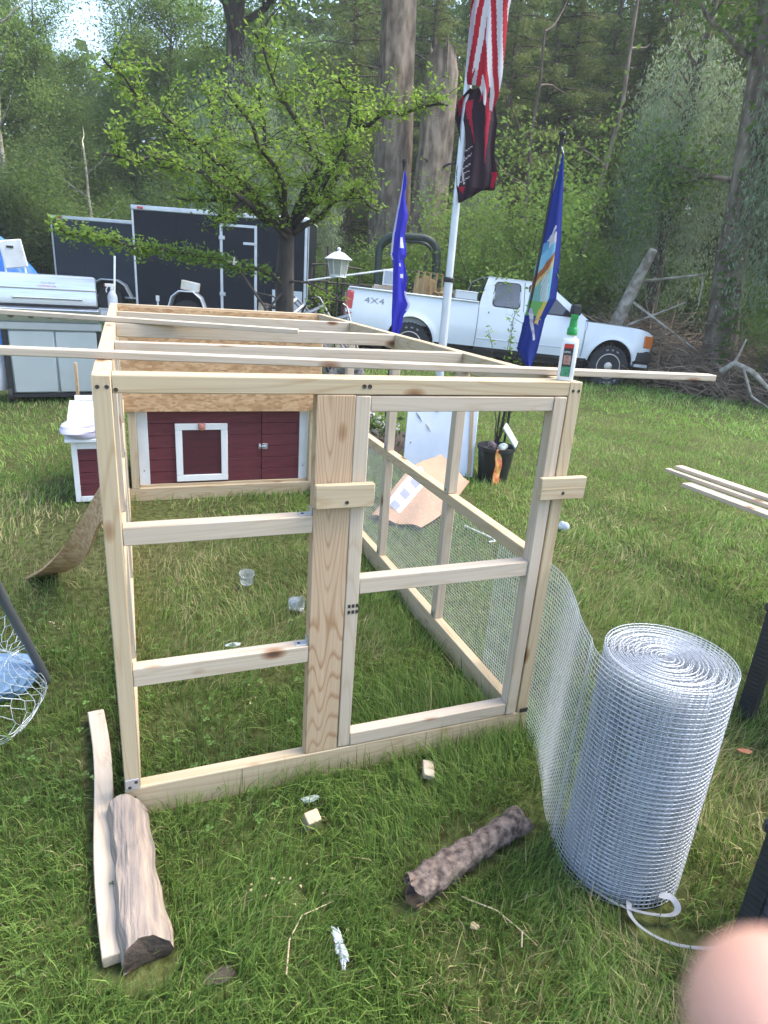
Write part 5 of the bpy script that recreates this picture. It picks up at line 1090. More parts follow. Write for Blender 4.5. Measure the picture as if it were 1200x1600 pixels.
# ================================================================== TRAILERS
def trailer(name_label, A, B, Ht, zb, door, fender, skin, guard=True, depth=2.1, lights=(.2, 4.0), n_pan=4, fr=.0):
    A, B = Vector(A), Vector(B); L = (B-A).length; X = (B-A).normalized(); Y = Vector((-X.y, X.x, 0)); TM = Matrix(((X.x, Y.x, 0, A.x), (X.y, Y.y, 0, A.y), (X.z, 0, 1, A.z), (0, 0, 0, 1)))
    t = thing('enclosed_trailer', name_label, 'trailer', (0, 0, 0))
    bd_ = MB().box(.01, L-.01, .012, depth, zb, Ht-.02).build('body', skin, t, bevel=.02)
    for k in range(n_pan):
        x0, x1 = L*k/n_pan+.004, L*(k+1)/n_pan-.004
        if door and x0 < door[1] and x1 > door[0]:
            if x0 < door[0]: MB().box(x0, door[0]-.06, 0, .011, zb+.05, Ht-.09).build('side_panel', skin, t, bevel=.002)
            if x1 > door[1]: MB().box(door[1]+.06, x1, 0, .011, zb+.05, Ht-.09).build('side_panel', skin, t, bevel=.002)
            MB().box(max(x0, door[0]-.06), min(x1, door[1]+.06), 0, .011, door[3]+.06, Ht-.09).build('side_panel', skin, t, bevel=.002)
        else: MB().box(x0, x1, 0, .011, zb+.05, Ht-.09).build('side_panel', skin, t, bevel=.002)
    MB().box(-.01, L+.01, -.022, .05, Ht-.09, Ht).build('top_trim', ALU, t, bevel=.015, smooth=40); MB().box(0, L, -.006, .03, zb, zb+.05).build('bottom_trim', ALU, t, bevel=.005)
    MB().box(-.006, .035, -.016, .04, zb, Ht-.09).build('corner_trim', ALU, t, bevel=.012)
    MB().box(-.01, L+.01, .05, depth, Ht-.03, Ht-.005).build('roof', ALU, t)
    if guard:
        MB().box(L-.10, L+.012, -.02, .06, zb+.0, Ht-.09).build('corner_post', ALU, t, bevel=.03, smooth=40, seg=2); MB().box(L-.72, L-.10, -.006, -.0005, zb+.05, zb+.62).build('stone_guard', ALU, t, bevel=.002)
        q = MB()
        for i in range(9):
            for j in range(9): q.box(L-.70+i*.065, L-.675+i*.065, -.009, -.006, zb+.08+j*.06, zb+.09+j*.06)
        q = q.build('tread_bumps', ALU, t); q['kind'] = 'stuff'
    for x in lights: MB().box(x-.06, x+.06, -.036, -.022, Ht-.07, Ht-.025).build('marker_light', REDL if x < L/2 else AMBER, t, bevel=.008)
    if door:
        x0, x1, z0, z1 = door; MB().box(x0+.004, x1-.004, -.012, .010, z0+.004, z1-.004).build('door', skin, t, bevel=.004)
        for b in ((x0-.055, x0, z0-.05, z1+.05), (x1, x1+.055, z0-.05, z1+.05), (x0, x1, z1, z1+.05), (x0, x1, z0-.05, z0)): MB().box(b[0], b[1], -.022, .0, b[2], b[3]).build('door_frame', ALU, t, bevel=.006)
        for z in (z0+.35, z1-.7, z1-.25): MB().box(x0-.07, x0+.05, -.04, -.02, z, z+.07).build('hinge', STEEL, t, bevel=.005)
        h = MB().box(x0+.07, x0+.30, -.035, -.012, z0+1.0, z0+1.04).box(x0+.20, x0+.26, -.05, -.012, z0+.94, z0+1.12).build('door_latch', CHROME, t, bevel=.006)
        MB().box(x1-.22, x1+.05, -.04, -.022, z1-.32, z1-.27).build('hold_back', ALU, t, bevel=.005)
    if fender:
        x0, x1 = fender; pts = [(x0, .46), (x0+.14*(x1-x0), .78), (x0+.32*(x1-x0), .90), (x0+.68*(x1-x0), .90), (x0+.86*(x1-x0), .78), (x1, .46)]
        mb = MB()
        for i in range(5):
            a, b = pts[i], pts[i+1]; mb.add([(a[0], -.24, a[1]), (b[0], -.24, b[1]), (b[0], 0, b[1]), (a[0], 0, a[1])], [(0, 1, 2, 3)])
        mb.build('fender', ALU, t, solid=.02, smooth=30)
        for i in range(5):
            a, b = pts[i], pts[i+1]; k = .90
        mb = MB(); mb.tube([(p[0], -.24, p[1]-.015) for p in pts], .018, 5); mb.build('fender_lip', ALU, t)
        xc = (x0+x1)/2; ty = MB().lathe([(.19, -.08), (.33, -.09), (.35, -.06), (.35, .06), (.33, .09), (.19, .08)], (xc, -.11, .36), 28, 'y').build('tyre', RUBBER, t, smooth=35); MB().lathe([(.19, -.07), (.17, -.03), (.06, -.06), (.02, -.07)], (xc, -.11, .36), 20, 'y').build('rim', RIM, ty, smooth=40)
    t.matrix_basis = TM; return t, TM
TRL = (.323, 13.557, 1.80, 2.44, .68, 1.50, 2.88)
tr1, TM1 = trailer('long black enclosed cargo trailer with an aluminium-framed side door, the nearer of two', (TRL[0], TRL[1], 0), (3.64, 12.35, 0), 2.45, .42, (TRL[2], TRL[3], .50, 2.18), (TRL[4], TRL[5]), NAVY, lights=(.18, TRL[6]))
trailer('second enclosed trailer with a faded blue-black side, standing behind the left end of the first', (-1.6, 19.06, 0), (1.6, 18.0, 0), 2.40, .42, None, (.9, 2.05), NAVY2, guard=False, lights=(.25,))
o = MB().box(.99, 1.33, -.22, -.04, .915, 1.09).build('cardboard_box', mat('pale_carton', (.62, .55, .42), .8, col2=(.72, .72, .70), vscale=6), None, bevel=.006, M=TM1 @ Matrix.Translation((1.1,0,1)) @ Matrix.Rotation(R(9), 4, 'Y') @ Matrix.Translation((-1.1,0,-1))); tag(o, 'small cream carton lying tilted on the trailer wheel fender', 'box')
o = MB().tube([(-.10, 10.5, .35), (-.02, 10.5, 1.45)], .018, 6).build('white_pole', WHITEP, None); tag(o, 'thin white pole leaning behind the lid of the gas grill', 'pole')
o = MB().tube([(.55, 9.5, .0), (.56, 9.5, .86)], .014, 6).box(.535, .585, 9.48, 9.52, .84, .92).build('jack_handle', ALU, None); tag(o, 'short white post with a hooked top behind the back rail of the run', 'post')
o = MB().tube([(1.85, 8.4, 0), (1.95, 8.4, .95)], .045, 8).build('wood_post', PALE, None, smooth=60); tag(o, 'short pale peeled post standing behind the back rail near the fruit tree trunk', 'post')
o = MB().tube([(1.93, 8.4, .93), (2.25, 8.3, .88), (2.7, 8.2, .70)], [.035, .03, .02], 6).tube([(2.25, 8.3, .88), (2.1, 8.3, 1.05), (1.8, 8.3, 1.1)], [.02, .012, .006], 5).build('cut_branch', BARKD, None, smooth=60); tag(o, 'dark cut branch resting on the short pale post', 'branch')

# ================================================================== GAS GRILL
def grill():
    t = thing('gas_grill', 'stainless steel gas barbecue grill on wheels standing left of the run', 'grill', (0, 0, 0))
    wd = .86; G2 = mat('grill_cabinet_steel', (.50, .55, .55), .45, .35, var=.1, vscale=3)
    lid = [(0, .93), (0, 1.085), (.055, 1.205), (.36, 1.205), (.44, 1.08), (.44, .93)]
    MB().prism(lid, 'x', 0, wd).build('lid', BRUSHED, t, bevel=.012, smooth=30)
    MB().box(-.004, wd+.004, -.006, .45, .918, .932).build('lid_seam', BLACKP, t)
    MB().box(.0, wd, -.0085, -.0005, 1.075, 1.085).build('lid_crease', CHROME, t)
    mb = MB(); mb.tube([(.13, -.045, 1.0), (.72, -.045, 1.0)], .012, 10); mb.tube([(.14, 0, 1.0), (.14, -.045, 1.0)], .015, 8); mb.tube([(.71, 0, 1.0), (.71, -.045, 1.0)], .015, 8); mb.build('lid_handle', CHROME, t, smooth=50)
    q = Matrix.Translation((.38, .013, 1.13)) @ Matrix.Rotation(R(64), 4, 'X')
    text('Char-Broil', .028, q, mat('logo_grey', (.3, .3, .32), .5), t, 'logo'); text('COMMERCIAL', .026, Matrix.Translation((.345, .004, 1.098)) @ Matrix.Rotation(R(64), 4, 'X'), mat('logo_red', (.5, .04, .04), .5), t, 'logo')
    MB().prism([(-.03, .78), (-.05, .90), (-.0, .917), (.45, .917), (.45, .78)], 'x', -.005, wd+.005).build('control_panel', BRUSHED, t, bevel=.006)
    for k in range(5):
        x = .1+k*.165; kn = MB().lathe([(.030, 0), (.030, -.012), (.022, -.02), (.020, -.042), (.001, -.046)], n=18, axis='y').build('knob', mat('dark_knob', (.09, .085, .09), .35, .4) if k == 0 else bpy.data.materials['dark_knob'], t, smooth=40); kn.matrix_basis = Matrix.Translation((x, -.045, .845)) @ Matrix.Rotation(R(8), 4, 'X')
        MB().lathe([(.036, 0), (.036, -.004), (.001, -.004)], (x, -.040, .845), 20, 'y').build('knob_ring', CHROME, t)
    MB().box(-.02, wd+.02, -.02, .44, .70, .78).build('lower_trim', mat('satin_trim', (.48, .52, .54), .35, .6), t, bevel=.01)
    for sx in (-1, 1):
        x0, x1 = ((-.42, -.01) if sx < 0 else (wd+.01, wd+.34)); MB().box(x0, x1, -.035, .43, .865, .905).box(x0, x1, -.04, -.02, .80, .905).build('side_shelf', BRUSHED, t, bevel=.012, smooth=40)
    # cabinet
    for sx, (a, b) in enumerate(((.06, .445), (.455, .83))): d = MB().box(a, b, -.004, .016, .105, .695).build('cabinet_door', G2, t, bevel=.012, smooth=40)
    MB().box(.055, .84, .02, .43, .10, .70).build('cabinet', G2, t); [MB().box(a_, a_+.05, b_, b_+.05, .06, .70).build('leg', BLACKP, t, bevel=.004) for a_ in (.0, wd-.04) for b_ in (.0, .39)]
    MB().box(.0, wd, .0, .44, .06, .095).build('base_shelf', BLACKP, t)
    for y in (.05, .40):
        for x in (.02, wd-.02): w_ = MB().lathe([(.07, -.02), (.085, -.016), (.085, .016), (.07, .02), (.02, .02)], (x, y, .0), 22, 'x').build('wheel', BLACKP, t, smooth=40); w_.location.z = .075; w_.location.x = .0
    t.matrix_basis = Matrix.Translation((-1.02, 5.66, 0)) @ Matrix.Rotation(R(7), 4, 'Z'); TM = t.matrix_basis
    o = MB().lathe([(.05, .0), (.14, .02), (.155, .08), (.155, .27), (.13, .34), (.06, .37), (.05, .42), (.0, .42)], (-.12, .18, .10), 24).build('propane_tank', DIRTYW, None, smooth=45, M=TM); tag(o, 'white propane tank hanging under the left side of the grill', 'propane tank')
    tb = thing('spray_bottle', 'translucent white trigger spray bottle standing on the right side shelf of the grill', 'bottle', TM @ Vector((1.02, .2, .905)))
    mb = MB(); mb.lathe([(.045, 0), (.047, .01), (.047, .13), (.035, .16), (.017, .185), (.016, .205), (0, .205)], (1.02, .2, .906), 20); mb.build('bottle_body', mat('milky_plastic', (.62, .66, .72), .35, var=.1), tb, smooth=45, M=TM)
    mb = MB(); mb.box(.955, 1.05, .185, .215, 1.125, 1.155); mb.tube([(.985, .2, 1.13), (.965, .2, 1.10), (.968, .2, 1.07)], .007, 6); mb.lathe([(.018, 0), (.018, .03)], (1.02, .2, 1.10), 12); mb.build('trigger_head', WHITEP, tb, bevel=.004, M=TM); MB().box(.945, .958, .187, .213, 1.127, 1.153).build('nozzle', REDL, tb, bevel=.003, M=TM)
grill()

# blue tarp and folding chair, far left
def tarp():
    m = mat('blue_tarp', (.012, .13, .46), .6, col2=(.01, .09, .33), vscale=5, bump=.3, bscale=12)
    mb = MB()
    def fn(u, v): a = v*2*math.pi; h = u; rr = (1-h**2.2)*.62+.22*(1-h)*h+.06; rr *= 1+.07*math.sin(7*a+3*h)+.04*math.sin(13*a); return (-1.34+rr*math.cos(a)*.85, 8.3+rr*.7*math.sin(a), 1.56*h**.8)
    mb.grid(fn, 18, 60); o = mb.build('blue_tarp', m, None, smooth=45); tag(o, 'bright blue tarpaulin draped over a heap behind the left side of the grill', 'tarp')
    t = thing('white_folding_chair', 'white-backed folding chair leaning in front of the blue tarp', 'chair', (-1.05, 7.45, 0))
    MB().box(-1.18, -.94, 7.44, 7.46, 1.22, 1.52).build('backrest', DIRTYW, t, bevel=.01, M=Matrix.Translation((-1.06, 7.45, 1.3)) @ Matrix.Rotation(R(-9), 4, 'Y') @ Matrix.Translation((1.06, -7.45, -1.3)))
    for x in (-1.15, -.95): MB().tube([(x-.02, 7.45, 1.35), (x+.03, 7.5, .0)], .012, 6).build('leg', WHITEP, t)
    MB().box(-1.15, -.92, 7.2, 7.5, .98, 1.01).build('seat', mat('grey_mesh_seat', (.12, .13, .15), .8), t); MB().box(-1.13, -1.06, 7.432, 7.439, 1.43, 1.455).build('label', BLACKP, t)
tarp()

# ================================================================== LAMP, FENCE, CHAIR HEAP, TRACTOR
def lamp():
    x, y = 2.565, 6.70; t = thing('garden_lamp', 'pale lantern-shaped garden lamp on a thin post left of the pickup tailgate', 'lamp', (x, y, 0))
    MB().tube([(x, y, -.1), (x, y, 1.38)], .012, 8).build('post', BLACKP, t, smooth=50)
    MB().lathe([(.085, 1.37), (.095, 1.375), (.11, 1.38), (.095, 1.39), (.10, 1.41)], (x, y, 0), 24).build('base', DIRTYW, t, smooth=40)
    g = MB().lathe([(.098, 1.39), (.135, 1.575)], (x, y, 0), 8).build('glass_body', mat('milky_ribbed_glass', (.38, .40, .36), .35, var=.15, vscale=40), t)
    for k in range(8): a = k*math.pi/4; MB().tube([(x+.099*math.cos(a), y+.099*math.sin(a), 1.39), (x+.136*math.cos(a), y+.136*math.sin(a), 1.577)], .006, 4).build('rib', DIRTYW, t)
    MB().lathe([(.165, 1.575), (.172, 1.585), (.15, 1.60), (.09, 1.645), (.05, 1.665), (.022, 1.672), (.018, 1.685), (.026, 1.70), (.02, 1.715), (.001, 1.722)], (x, y, 0), 28).build('lamp_cap', mat('lavender_white_cap', (.60, .60, .68), .5), t, smooth=40)
lamp()
def far_fence():
    m = mat('old_dark_wood', (.10, .085, .07), .9, var=.3)
    t = thing('trellis_fence', 'dark old wooden trellis fence of posts and rails between the trailer and the roll bar', 'fence', (4, 13, 0))
    a, b = Vector((3.95, 13.2, 0)), Vector((6.6, 12.2, 0)); d = (b-a)
    for k in range(9):
        p = a+d*k/8; h = 1.55+.35*(k % 3 == 1)+.1*math.sin(k*2); MB().tube([(p.x, p.y, -.2), (p.x, p.y, h)], .035, 5).build('post', m, t)
    for z in (.5, .9, 1.25, 1.6):
        for k in range(8):
            if z > 1.5 and k % 2: continue
            p, q = a+d*k/8, a+d*(k+1)/8; MB().tube([(p.x, p.y-.04, z), (q.x, q.y-.04, z+.03*math.sin(k*5+z))], .022, 4).build('rail', m, t)
    o = MB().tube([(3.3, 11.0, 1.28), (5.0, 10.6, 1.62)], .018, 6).build('thin_pole', DIRTYW, None); tag(o, 'thin pale pole slanting in front of the trellis fence above the pickup tailgate', 'pole')
far_fence()
def heap():
    rs = np.random.RandomState(14); src = None; lb = ['folded silver metal lawn chair, topmost of the heap by the tailgate', 'folded silver metal lawn chair in the middle of the heap by the tailgate', 'folded silver metal lawn chair lying lowest in the heap by the tailgate']
    for k in range(3):
        if src is None:
            t = thing('folded_metal_chair', lb[0], 'folded chair', (0, 0, 0), 'folded metal chairs heaped by the tailgate'); src = t
            for s in (-.22, .22): MB().tube([(s, 0, .0), (s, .02, .75), (s*.8, .02, .80)], .014, 6).build('side_tube', STEELD, t, smooth=60); MB().tube([(s*.85, .05, .02), (s*.8, .05, .70)], .012, 6).build('leg', STEELD, t, smooth=60)
            for z in (.18, .36, .5, .62): MB().box(-.22, .22, .0, .03, z, z+.035).build('slat', mat('aluminium_slat', (.35, .37, .40), .35, .6) if z < .2 else bpy.data.materials['aluminium_slat'], t, bevel=.004)
        else: t = copy_tree(src); t['label'] = lb[k]
        t.location = (2.46+.13*k, 7.0-.15*k, .30-.02*k+.12*(2-k)); t.rotation_euler = (R(-38+14*k), R(-34+8*k), R(25-22*k))
    t = bpy.data.objects
    o = crumple('dark_heap', 'dark pile of odds and ends under the folded metal chairs', 'pile', (2.62, 7.0, .2), (.42, .4, .42), mat('dark_clutter', (.05, .05, .055), .8, col2=(.2, .2, .2), vscale=12), 17, 4, .3)
    o = shrub('bush', 'small twiggy shrub with yellow-green leaves at the right end of the trailer', 23, .95, 500, .05, (.10, .17, .03), (.24, .33, .07), None); o.location = (2.42, 6.9, 0)
heap()
def tractor():
    x, y = 5.75, 12.1; z0 = gz(x, y); gm = mat('dark_green_paint', (.022, .04, .032), .5, var=.3)
    t = thing('tractor', 'tractor with a dark green arched roll bar standing behind the pickup bed', 'tractor', (x, y, z0)); yw = R(-20)
    TM = Matrix.Translation((x, y, z0)) @ Matrix.Rotation(yw, 4, 'Z')
    def arch(yy, w_, h, r_):
        pts = [(-w_, yy, .9), (-w_, yy, h-.35)]+[(-w_+.35-.35*math.cos(a), yy, h-.35+.35*math.sin(a)) for a in np.linspace(.2, 1.57, 6)]+[(w_-.35+.35*math.sin(a), yy, h-.35+.35*math.cos(a)) for a in np.linspace(0, 1.4, 6)]+[(w_, yy, h-.35), (w_, yy, .9)]
        return MB().tube(pts, r_, 8)
    arch(0, .62, 2.42, .075).build('roll_bar', gm, t, smooth=50, M=TM); arch(.55, .6, 2.36, .035).build('rear_hoop', gm, t, smooth=50, M=TM)
    MB().box(-.35, .35, .1, .6, .9, 1.0).box(-.35, .35, .5, .6, 1.0, 1.5).build('seat', BLACKP, t, bevel=.04, M=TM)
    MB().box(-.3, .3, -1.6, .8, .5, 1.15).build('body', gm, t, bevel=.06, M=TM)
    for sx in (-.75, .75):
        w_ = MB().lathe([(.3, -.16), (.62, -.18), (.66, -.1), (.66, .1), (.62, .18), (.3, .16)], (0, 0, 0), 28, 'x').build('rear_wheel', RUBBER, t, smooth=35); w_.matrix_basis = TM @ Matrix.Translation((sx, .3, .66))
        w_ = MB().lathe([(.15, -.09), (.33, -.1), (.35, .0), (.33, .1), (.15, .09)], (0, 0, 0), 22, 'x').build('front_wheel', RUBBER, t, smooth=35); w_.matrix_basis = TM @ Matrix.Translation((sx*.75, -1.3, .35))
tractor()

# ================================================================== FLAGS
def flag_mesh(name, fn, colf, nu, nv, parent, m=None):
    V = np.array([fn(i/nu, j/nv) for i in range(nu+1) for j in range(nv+1)])
    F = np.array([(i*(nv+1)+j, (i+1)*(nv+1)+j, (i+1)*(nv+1)+j+1, i*(nv+1)+j+1) for i in range(nu) for j in range(nv)])
    C = np.array([colf((i+.5)/nu, (j+.5)/nv) for i in range(nu) for j in range(nv)])
    me = np_mesh(name, V, F, m or CLOTH, C, 'FACE'); me.shade_smooth(); return link(bpy.data.objects.new(name, me), parent)
ex, ey = Vector((math.cos(yaw), -math.sin(yaw), 0)), Vector((math.sin(yaw), math.cos(yaw), 0))   # across / away at the pole
def interp(P, t):
    t = max(0, min(1, t))*(len(P)-1); i = min(int(t), len(P)-2); f = t-i; f = f*f*(3-2*f)*.4+f*.6; return [a*(1-f)+b*f for a, b in zip(P[i], P[i+1])]
def us_flag():
    t = thing('tall_flagpole', 'tall silver metal flagpole in the middle of the picture behind the leaning white board', 'flagpole', (2.55, 3.57, 0)); px, py = 2.55, 3.57
    MB().tube([(px, py, -.1), (px, py, 1.42)], .036, 14).build('lower_pole', ALU, t, smooth=50); MB().tube([(px, py, 1.42), (px, py, 3.0), (px, py, 4.4)], [.031, .029, .026], 14).build('upper_pole', ALU, t, smooth=50)
    MB().lathe([(.040, 1.40), (.043, 1.41), (.043, 1.43), (.034, 1.44)], (px, py, 0), 16).build('collar', BLACKP, t); MB().lathe([(.001, 4.36), (.045, 4.40), (.05, 4.43), (.03, 4.47), (.001, 4.48)], (px, py, 0), 16).build('finial', CHROME, t, smooth=60)
    f = thing('american_flag', 'red and white striped american flag hanging limp at the top of the tall silver flagpole', 'flag', (px, py, 3.4))
    # rows: (height, left, right, fold depth)
    rows = [(4.25, .03, .75, .05), (3.75, .02, .48, .07), (3.35, -.02, .24, .08), (3.08, -.04, .21, .08), (2.78, -.035, .215, .07), (2.55, -.03, .215, .06), (2.42, -.0, .205, .05), (2.30, .03, .175, .04)]
    rows = [(z if z >= 3.75 else 2.63+(z-2.30)*.773, l, r_, dp) for z, l, r_, dp in rows]
    def fn(u, v):
        z, l, r_, dp = interp(rows, v); w_ = l+(r_*1.10-l)*u
        bot = 0
        if v > .80: z += (.24*(1-min(u/.55, 1))-.10*max(0, u-.7))*(v-.8)/.2
        dd = dp*(.7*math.sin(u*6.3+v*2)+.35*math.sin(u*13+1-v*3))-.12
        p = Vector((px, py, z))+ex*w_+ey*dd; return tuple(p)
    RED, WHT, BLU = (.33, .022, .035), (.50, .50, .54), (.03, .04, .22)
    def cf(u, v):
        if v < .30 and u < .5:
            return BLU
        if u > .42-.0*v: k = (u-.42)*6.4-(v*9.0)*.62+3    # front fold: stripes slant down to the right
        else: k = u*7.5+(v*7)*.55
        return RED if int(math.floor(k)) % 2 else WHT
    flag_mesh('cloth', fn, cf, 56, 150, f)
    g = thing('black_red_flag', 'black flag with red streaks and white lettering hanging below the striped flag', 'flag', (px, py, 2.5))
    rows2 = [(2.52, .01, .12, .03), (2.40, -.05, .13, .05), (2.25, -.055, .15, .05), (2.0, .0, .15, .05), (1.78, -.02, .175, .05), (1.62, -.01, .17, .05), (1.55, .0, .155, .04), (1.47, .03, .13, .02)]
    rows2 = [(1.98+(a-1.47)*.733, b*1.3+(.0 if i < 7 else -.03), c*1.65, d) for i, (a, b, c, d) in enumerate(rows2)]
    def fn2(u, v):
        z, l, r_, dp = interp(rows2, v); z += .13*u**1.3*max(0, v-.72)/.28; return tuple(Vector((px, py, z))+ex*(l+(r_-l)*u)+ey*(dp*math.sin(u*7+v*3)+.02*math.sin(u*15)-.075))
    def cf2(u, v):
        B_, R_, W_ = (.034, .024, .032), (.30, .022, .045), (.36, .33, .36)
        for c, w_, a, b, sl in ((.28, .10, .12, .42, .45), (.80, .11, .10, .55, -.55), (.06, .12, .08, .26, .3), (.95, .08, .55, .80, -.25), (.12, .09, .70, .84, .35), (.55, .05, .02, .18, .2)):
            if a < v < b and abs(u-(c+sl*(v-a)*.6)) < w_*(1-(v-a)/(b-a)): return R_
        if .42 < v < .68 and u < .30:
            k = (v-.42)/.26
            if abs(math.sin(k*16+u*9)) < .28 or abs(u-.08-.1*k) < .02: return W_
        return B_
    flag_mesh('cloth', fn2, cf2, 44, 110, g)
us_flag()
def state_flag():
    bx_, by_ = 2.70, 2.69; t = thing('black_flagpole', 'black garden flagpole leaning slightly out of the potted sapling, holding the blue state flag', 'flagpole', (bx_, by_, 0)); top = Vector((2.80, 2.625, 2.33)); base = Vector((bx_, by_, .02)); d = top-base
    MB().tube([base, top], .0095, 8).build('pole', BLACKP, t, smooth=50); MB().lathe([(.001, .0), (.014, .002), (.014, .045), (.02, .05), (.024, .06), (.018, .072), (.001, .075)], tuple(top-Vector((0, 0, .035))), 14).build('finial', BLACKP, t, smooth=50)
    f = thing('blue_state_flag', 'dark blue state flag with a coloured coat of arms hanging from the right-hand black pole', 'flag', (2.8, 2.63, 2.2)); 
    MB().tube([top+Vector((.005, -.005, -.05)), top+Vector((.022, -.012, -.085)), top+Vector((.010, -.012, -.11))], .003, 5).build('clip', WHITEP, f)
    rows = [(2.245, .000, .006, .0), (2.10, -.002, .035, .01), (1.90, -.02, .062, .02), (1.70, -.022, .092, .03), (1.50, -.03, .115, .035), (1.34, -.035, .13, .035), (1.20, -.04, .085, .03), (1.05, -.05, .078, .03), (.98, -.055, .075, .03), (.90, .0, .07, .02), (.845, .055, .065, .005)]
    def fn(u, v):
        z, l, r_, dp = interp(rows, v); k = (z-base.z)/d.z; p = base+d*k; return tuple(p+ex*(l+.018+(r_-l)*u*1.18)+ey*(dp*math.sin(u*5.5+1.5+v*1.2)-.02-.04*u*(v > .3)*0))
    B_ = (.025, .045, .25)
    def cf(u, v):
        v += .035      # emblem in cloth coordinates, front fold u < .72
        if v < .10 and u < .3: return B_
        U, V_ = (u-.30)/.36, (v-.465)/.17
        if u < .70:
            r2 = U*U+V_*V_
            sh = .86
            if .93 < v < 1.0: return B_
            # ribbon below
            if .59 < v < .735:
                k = (v-.59)/.145; c = .10+.55*k
                if abs(u-c-.03*math.sin(k*9)) < .09*(1-.3*k): return (.60, .60, .68) if (int(k*9) % 3) else (.40, .40, .58)
                if v < .66 and .45 < u < .66: return (.62, .42, .14)
            if .285 < v < .33 and abs(u-.30-(.33-v)*6) < .055: return (.58, .58, .62)
            if .30 < v < .62 and abs(U) < 1.05:
                vv = (v-.30)/.32; s_ = vv+.30*(u-.35)
                if s_ < .07: return B_
                if s_ < .18: return (.10, .30, .52) if u < .35 else (.55, .55, .60)
                if s_ < .30: return (.20, .46, .66)
                q = vv-.36+.55*(u-.35)
                if abs(q) < .055: return (.34, .13, .06)
                if abs(q-.09) < .03: return (.60, .48, .2)
                if vv < .80 and vv > .42: 
                    if abs(u-.42-.25*(vv-.5)) < .13 and int((u*40+v*90)) % 3: return (.60, .62, .62)
                    return (.22, .50, .58) if u > .4 else (.20, .42, .40)
                if vv >= .80: return (.16, .40, .12) if u < .5 else (.55, .48, .10)
                return (.24, .48, .62)
        return B_
    flag_mesh('cloth', fn, lambda u, v: tuple(c*.8 for c in cf(u, v)), 40, 190, f)
    # small white framed solar panel / vent lying behind
    t3 = thing('framed_grille', 'small white-framed grey grille standing behind the tip of the state flag', 'grille', (2.98, 2.75, .7)); Mx = Matrix.Translation((3.30, 3.02, .66)) @ Matrix.Rotation(-yaw-R(4), 4, 'Z') @ Matrix.Rotation(R(6), 4, 'Y')
    MB().box(-.085, .085, -.008, .008, -.10, .10).build('frame', WHITEP, t3, bevel=.003, M=Mx)
    for k in range(9): MB().box(-.070+k*.0165, -.060+k*.0165, -.012, -.0085, -.088, .088).build('slat', mat('slat_grey', (.36, .38, .42), .5) if k == 0 else bpy.data.materials['slat_grey'], t3, M=Mx)
    MB().tube([(3.30, 3.03, -.05), (3.30, 3.03, .60)], .010, 6).build('stake', BLACKP, t3)
state_flag()
def small_flag():
    x, y = 2.60, 4.87; t = thing('small_black_flagpole', 'short black flagpole with the plain blue flag in front of the pickup rear wheel', 'flagpole', (x, y, 0))
    MB().tube([(x, y, -.05), (x+.01, y, 2.40)], .0095, 8).build('pole', BLACKP, t, smooth=50); MB().lathe([(.001, 2.39), (.016, 2.395), (.016, 2.42), (.024, 2.43), (.02, 2.46), (.001, 2.465)], (x+.01, y, 0), 12).build('finial', BLACKP, t, smooth=50)
    f = thing('small_blue_flag', 'plain bright blue flag hanging narrow and limp from the left-hand black pole', 'flag', (x, y, 2.2))
    rows = [(2.36, .0, .006, 0), (2.2, -.01, .03, .01), (2.0, -.035, .045, .02), (1.8, -.055, .055, .03), (1.62, -.06, .06, .03), (1.55, -.035, .065, .03), (1.35, -.025, .085, .03), (1.18, -.02, .125, .03), (1.08, -.018, .10, .03), (.98, -.01, .07, .03), (.86, .0, .065, .02), (.80, .01, .03, .01)]
    def fn(u, v):
        z, l, r_, dp = interp(rows, v); k = .012*math.sin(v*40)*(u > .6); return tuple(Vector((x, y, z))+ex*(l*1.2+.01+(r_-l)*1.2*u+k)+ey*(dp*math.sin(u*6+v*5)-.04))
    def cf(u, v):
        if v < .42 and u < .22*(1-v*1.6)+.02: return (.50, .52, .72)
        if (.285 < v < .33 and .60 < u < .85) or (.46 < v < .475 and .5 < u < .65) or (.50 < v < .515 and .55 < u < .7) or (.58 < v < .70 and abs(u-.93) < .06): return (.55, .57, .75)
        return (.045, .045, .46)
    flag_mesh('cloth', fn, cf, 30, 140, f)
small_flag()

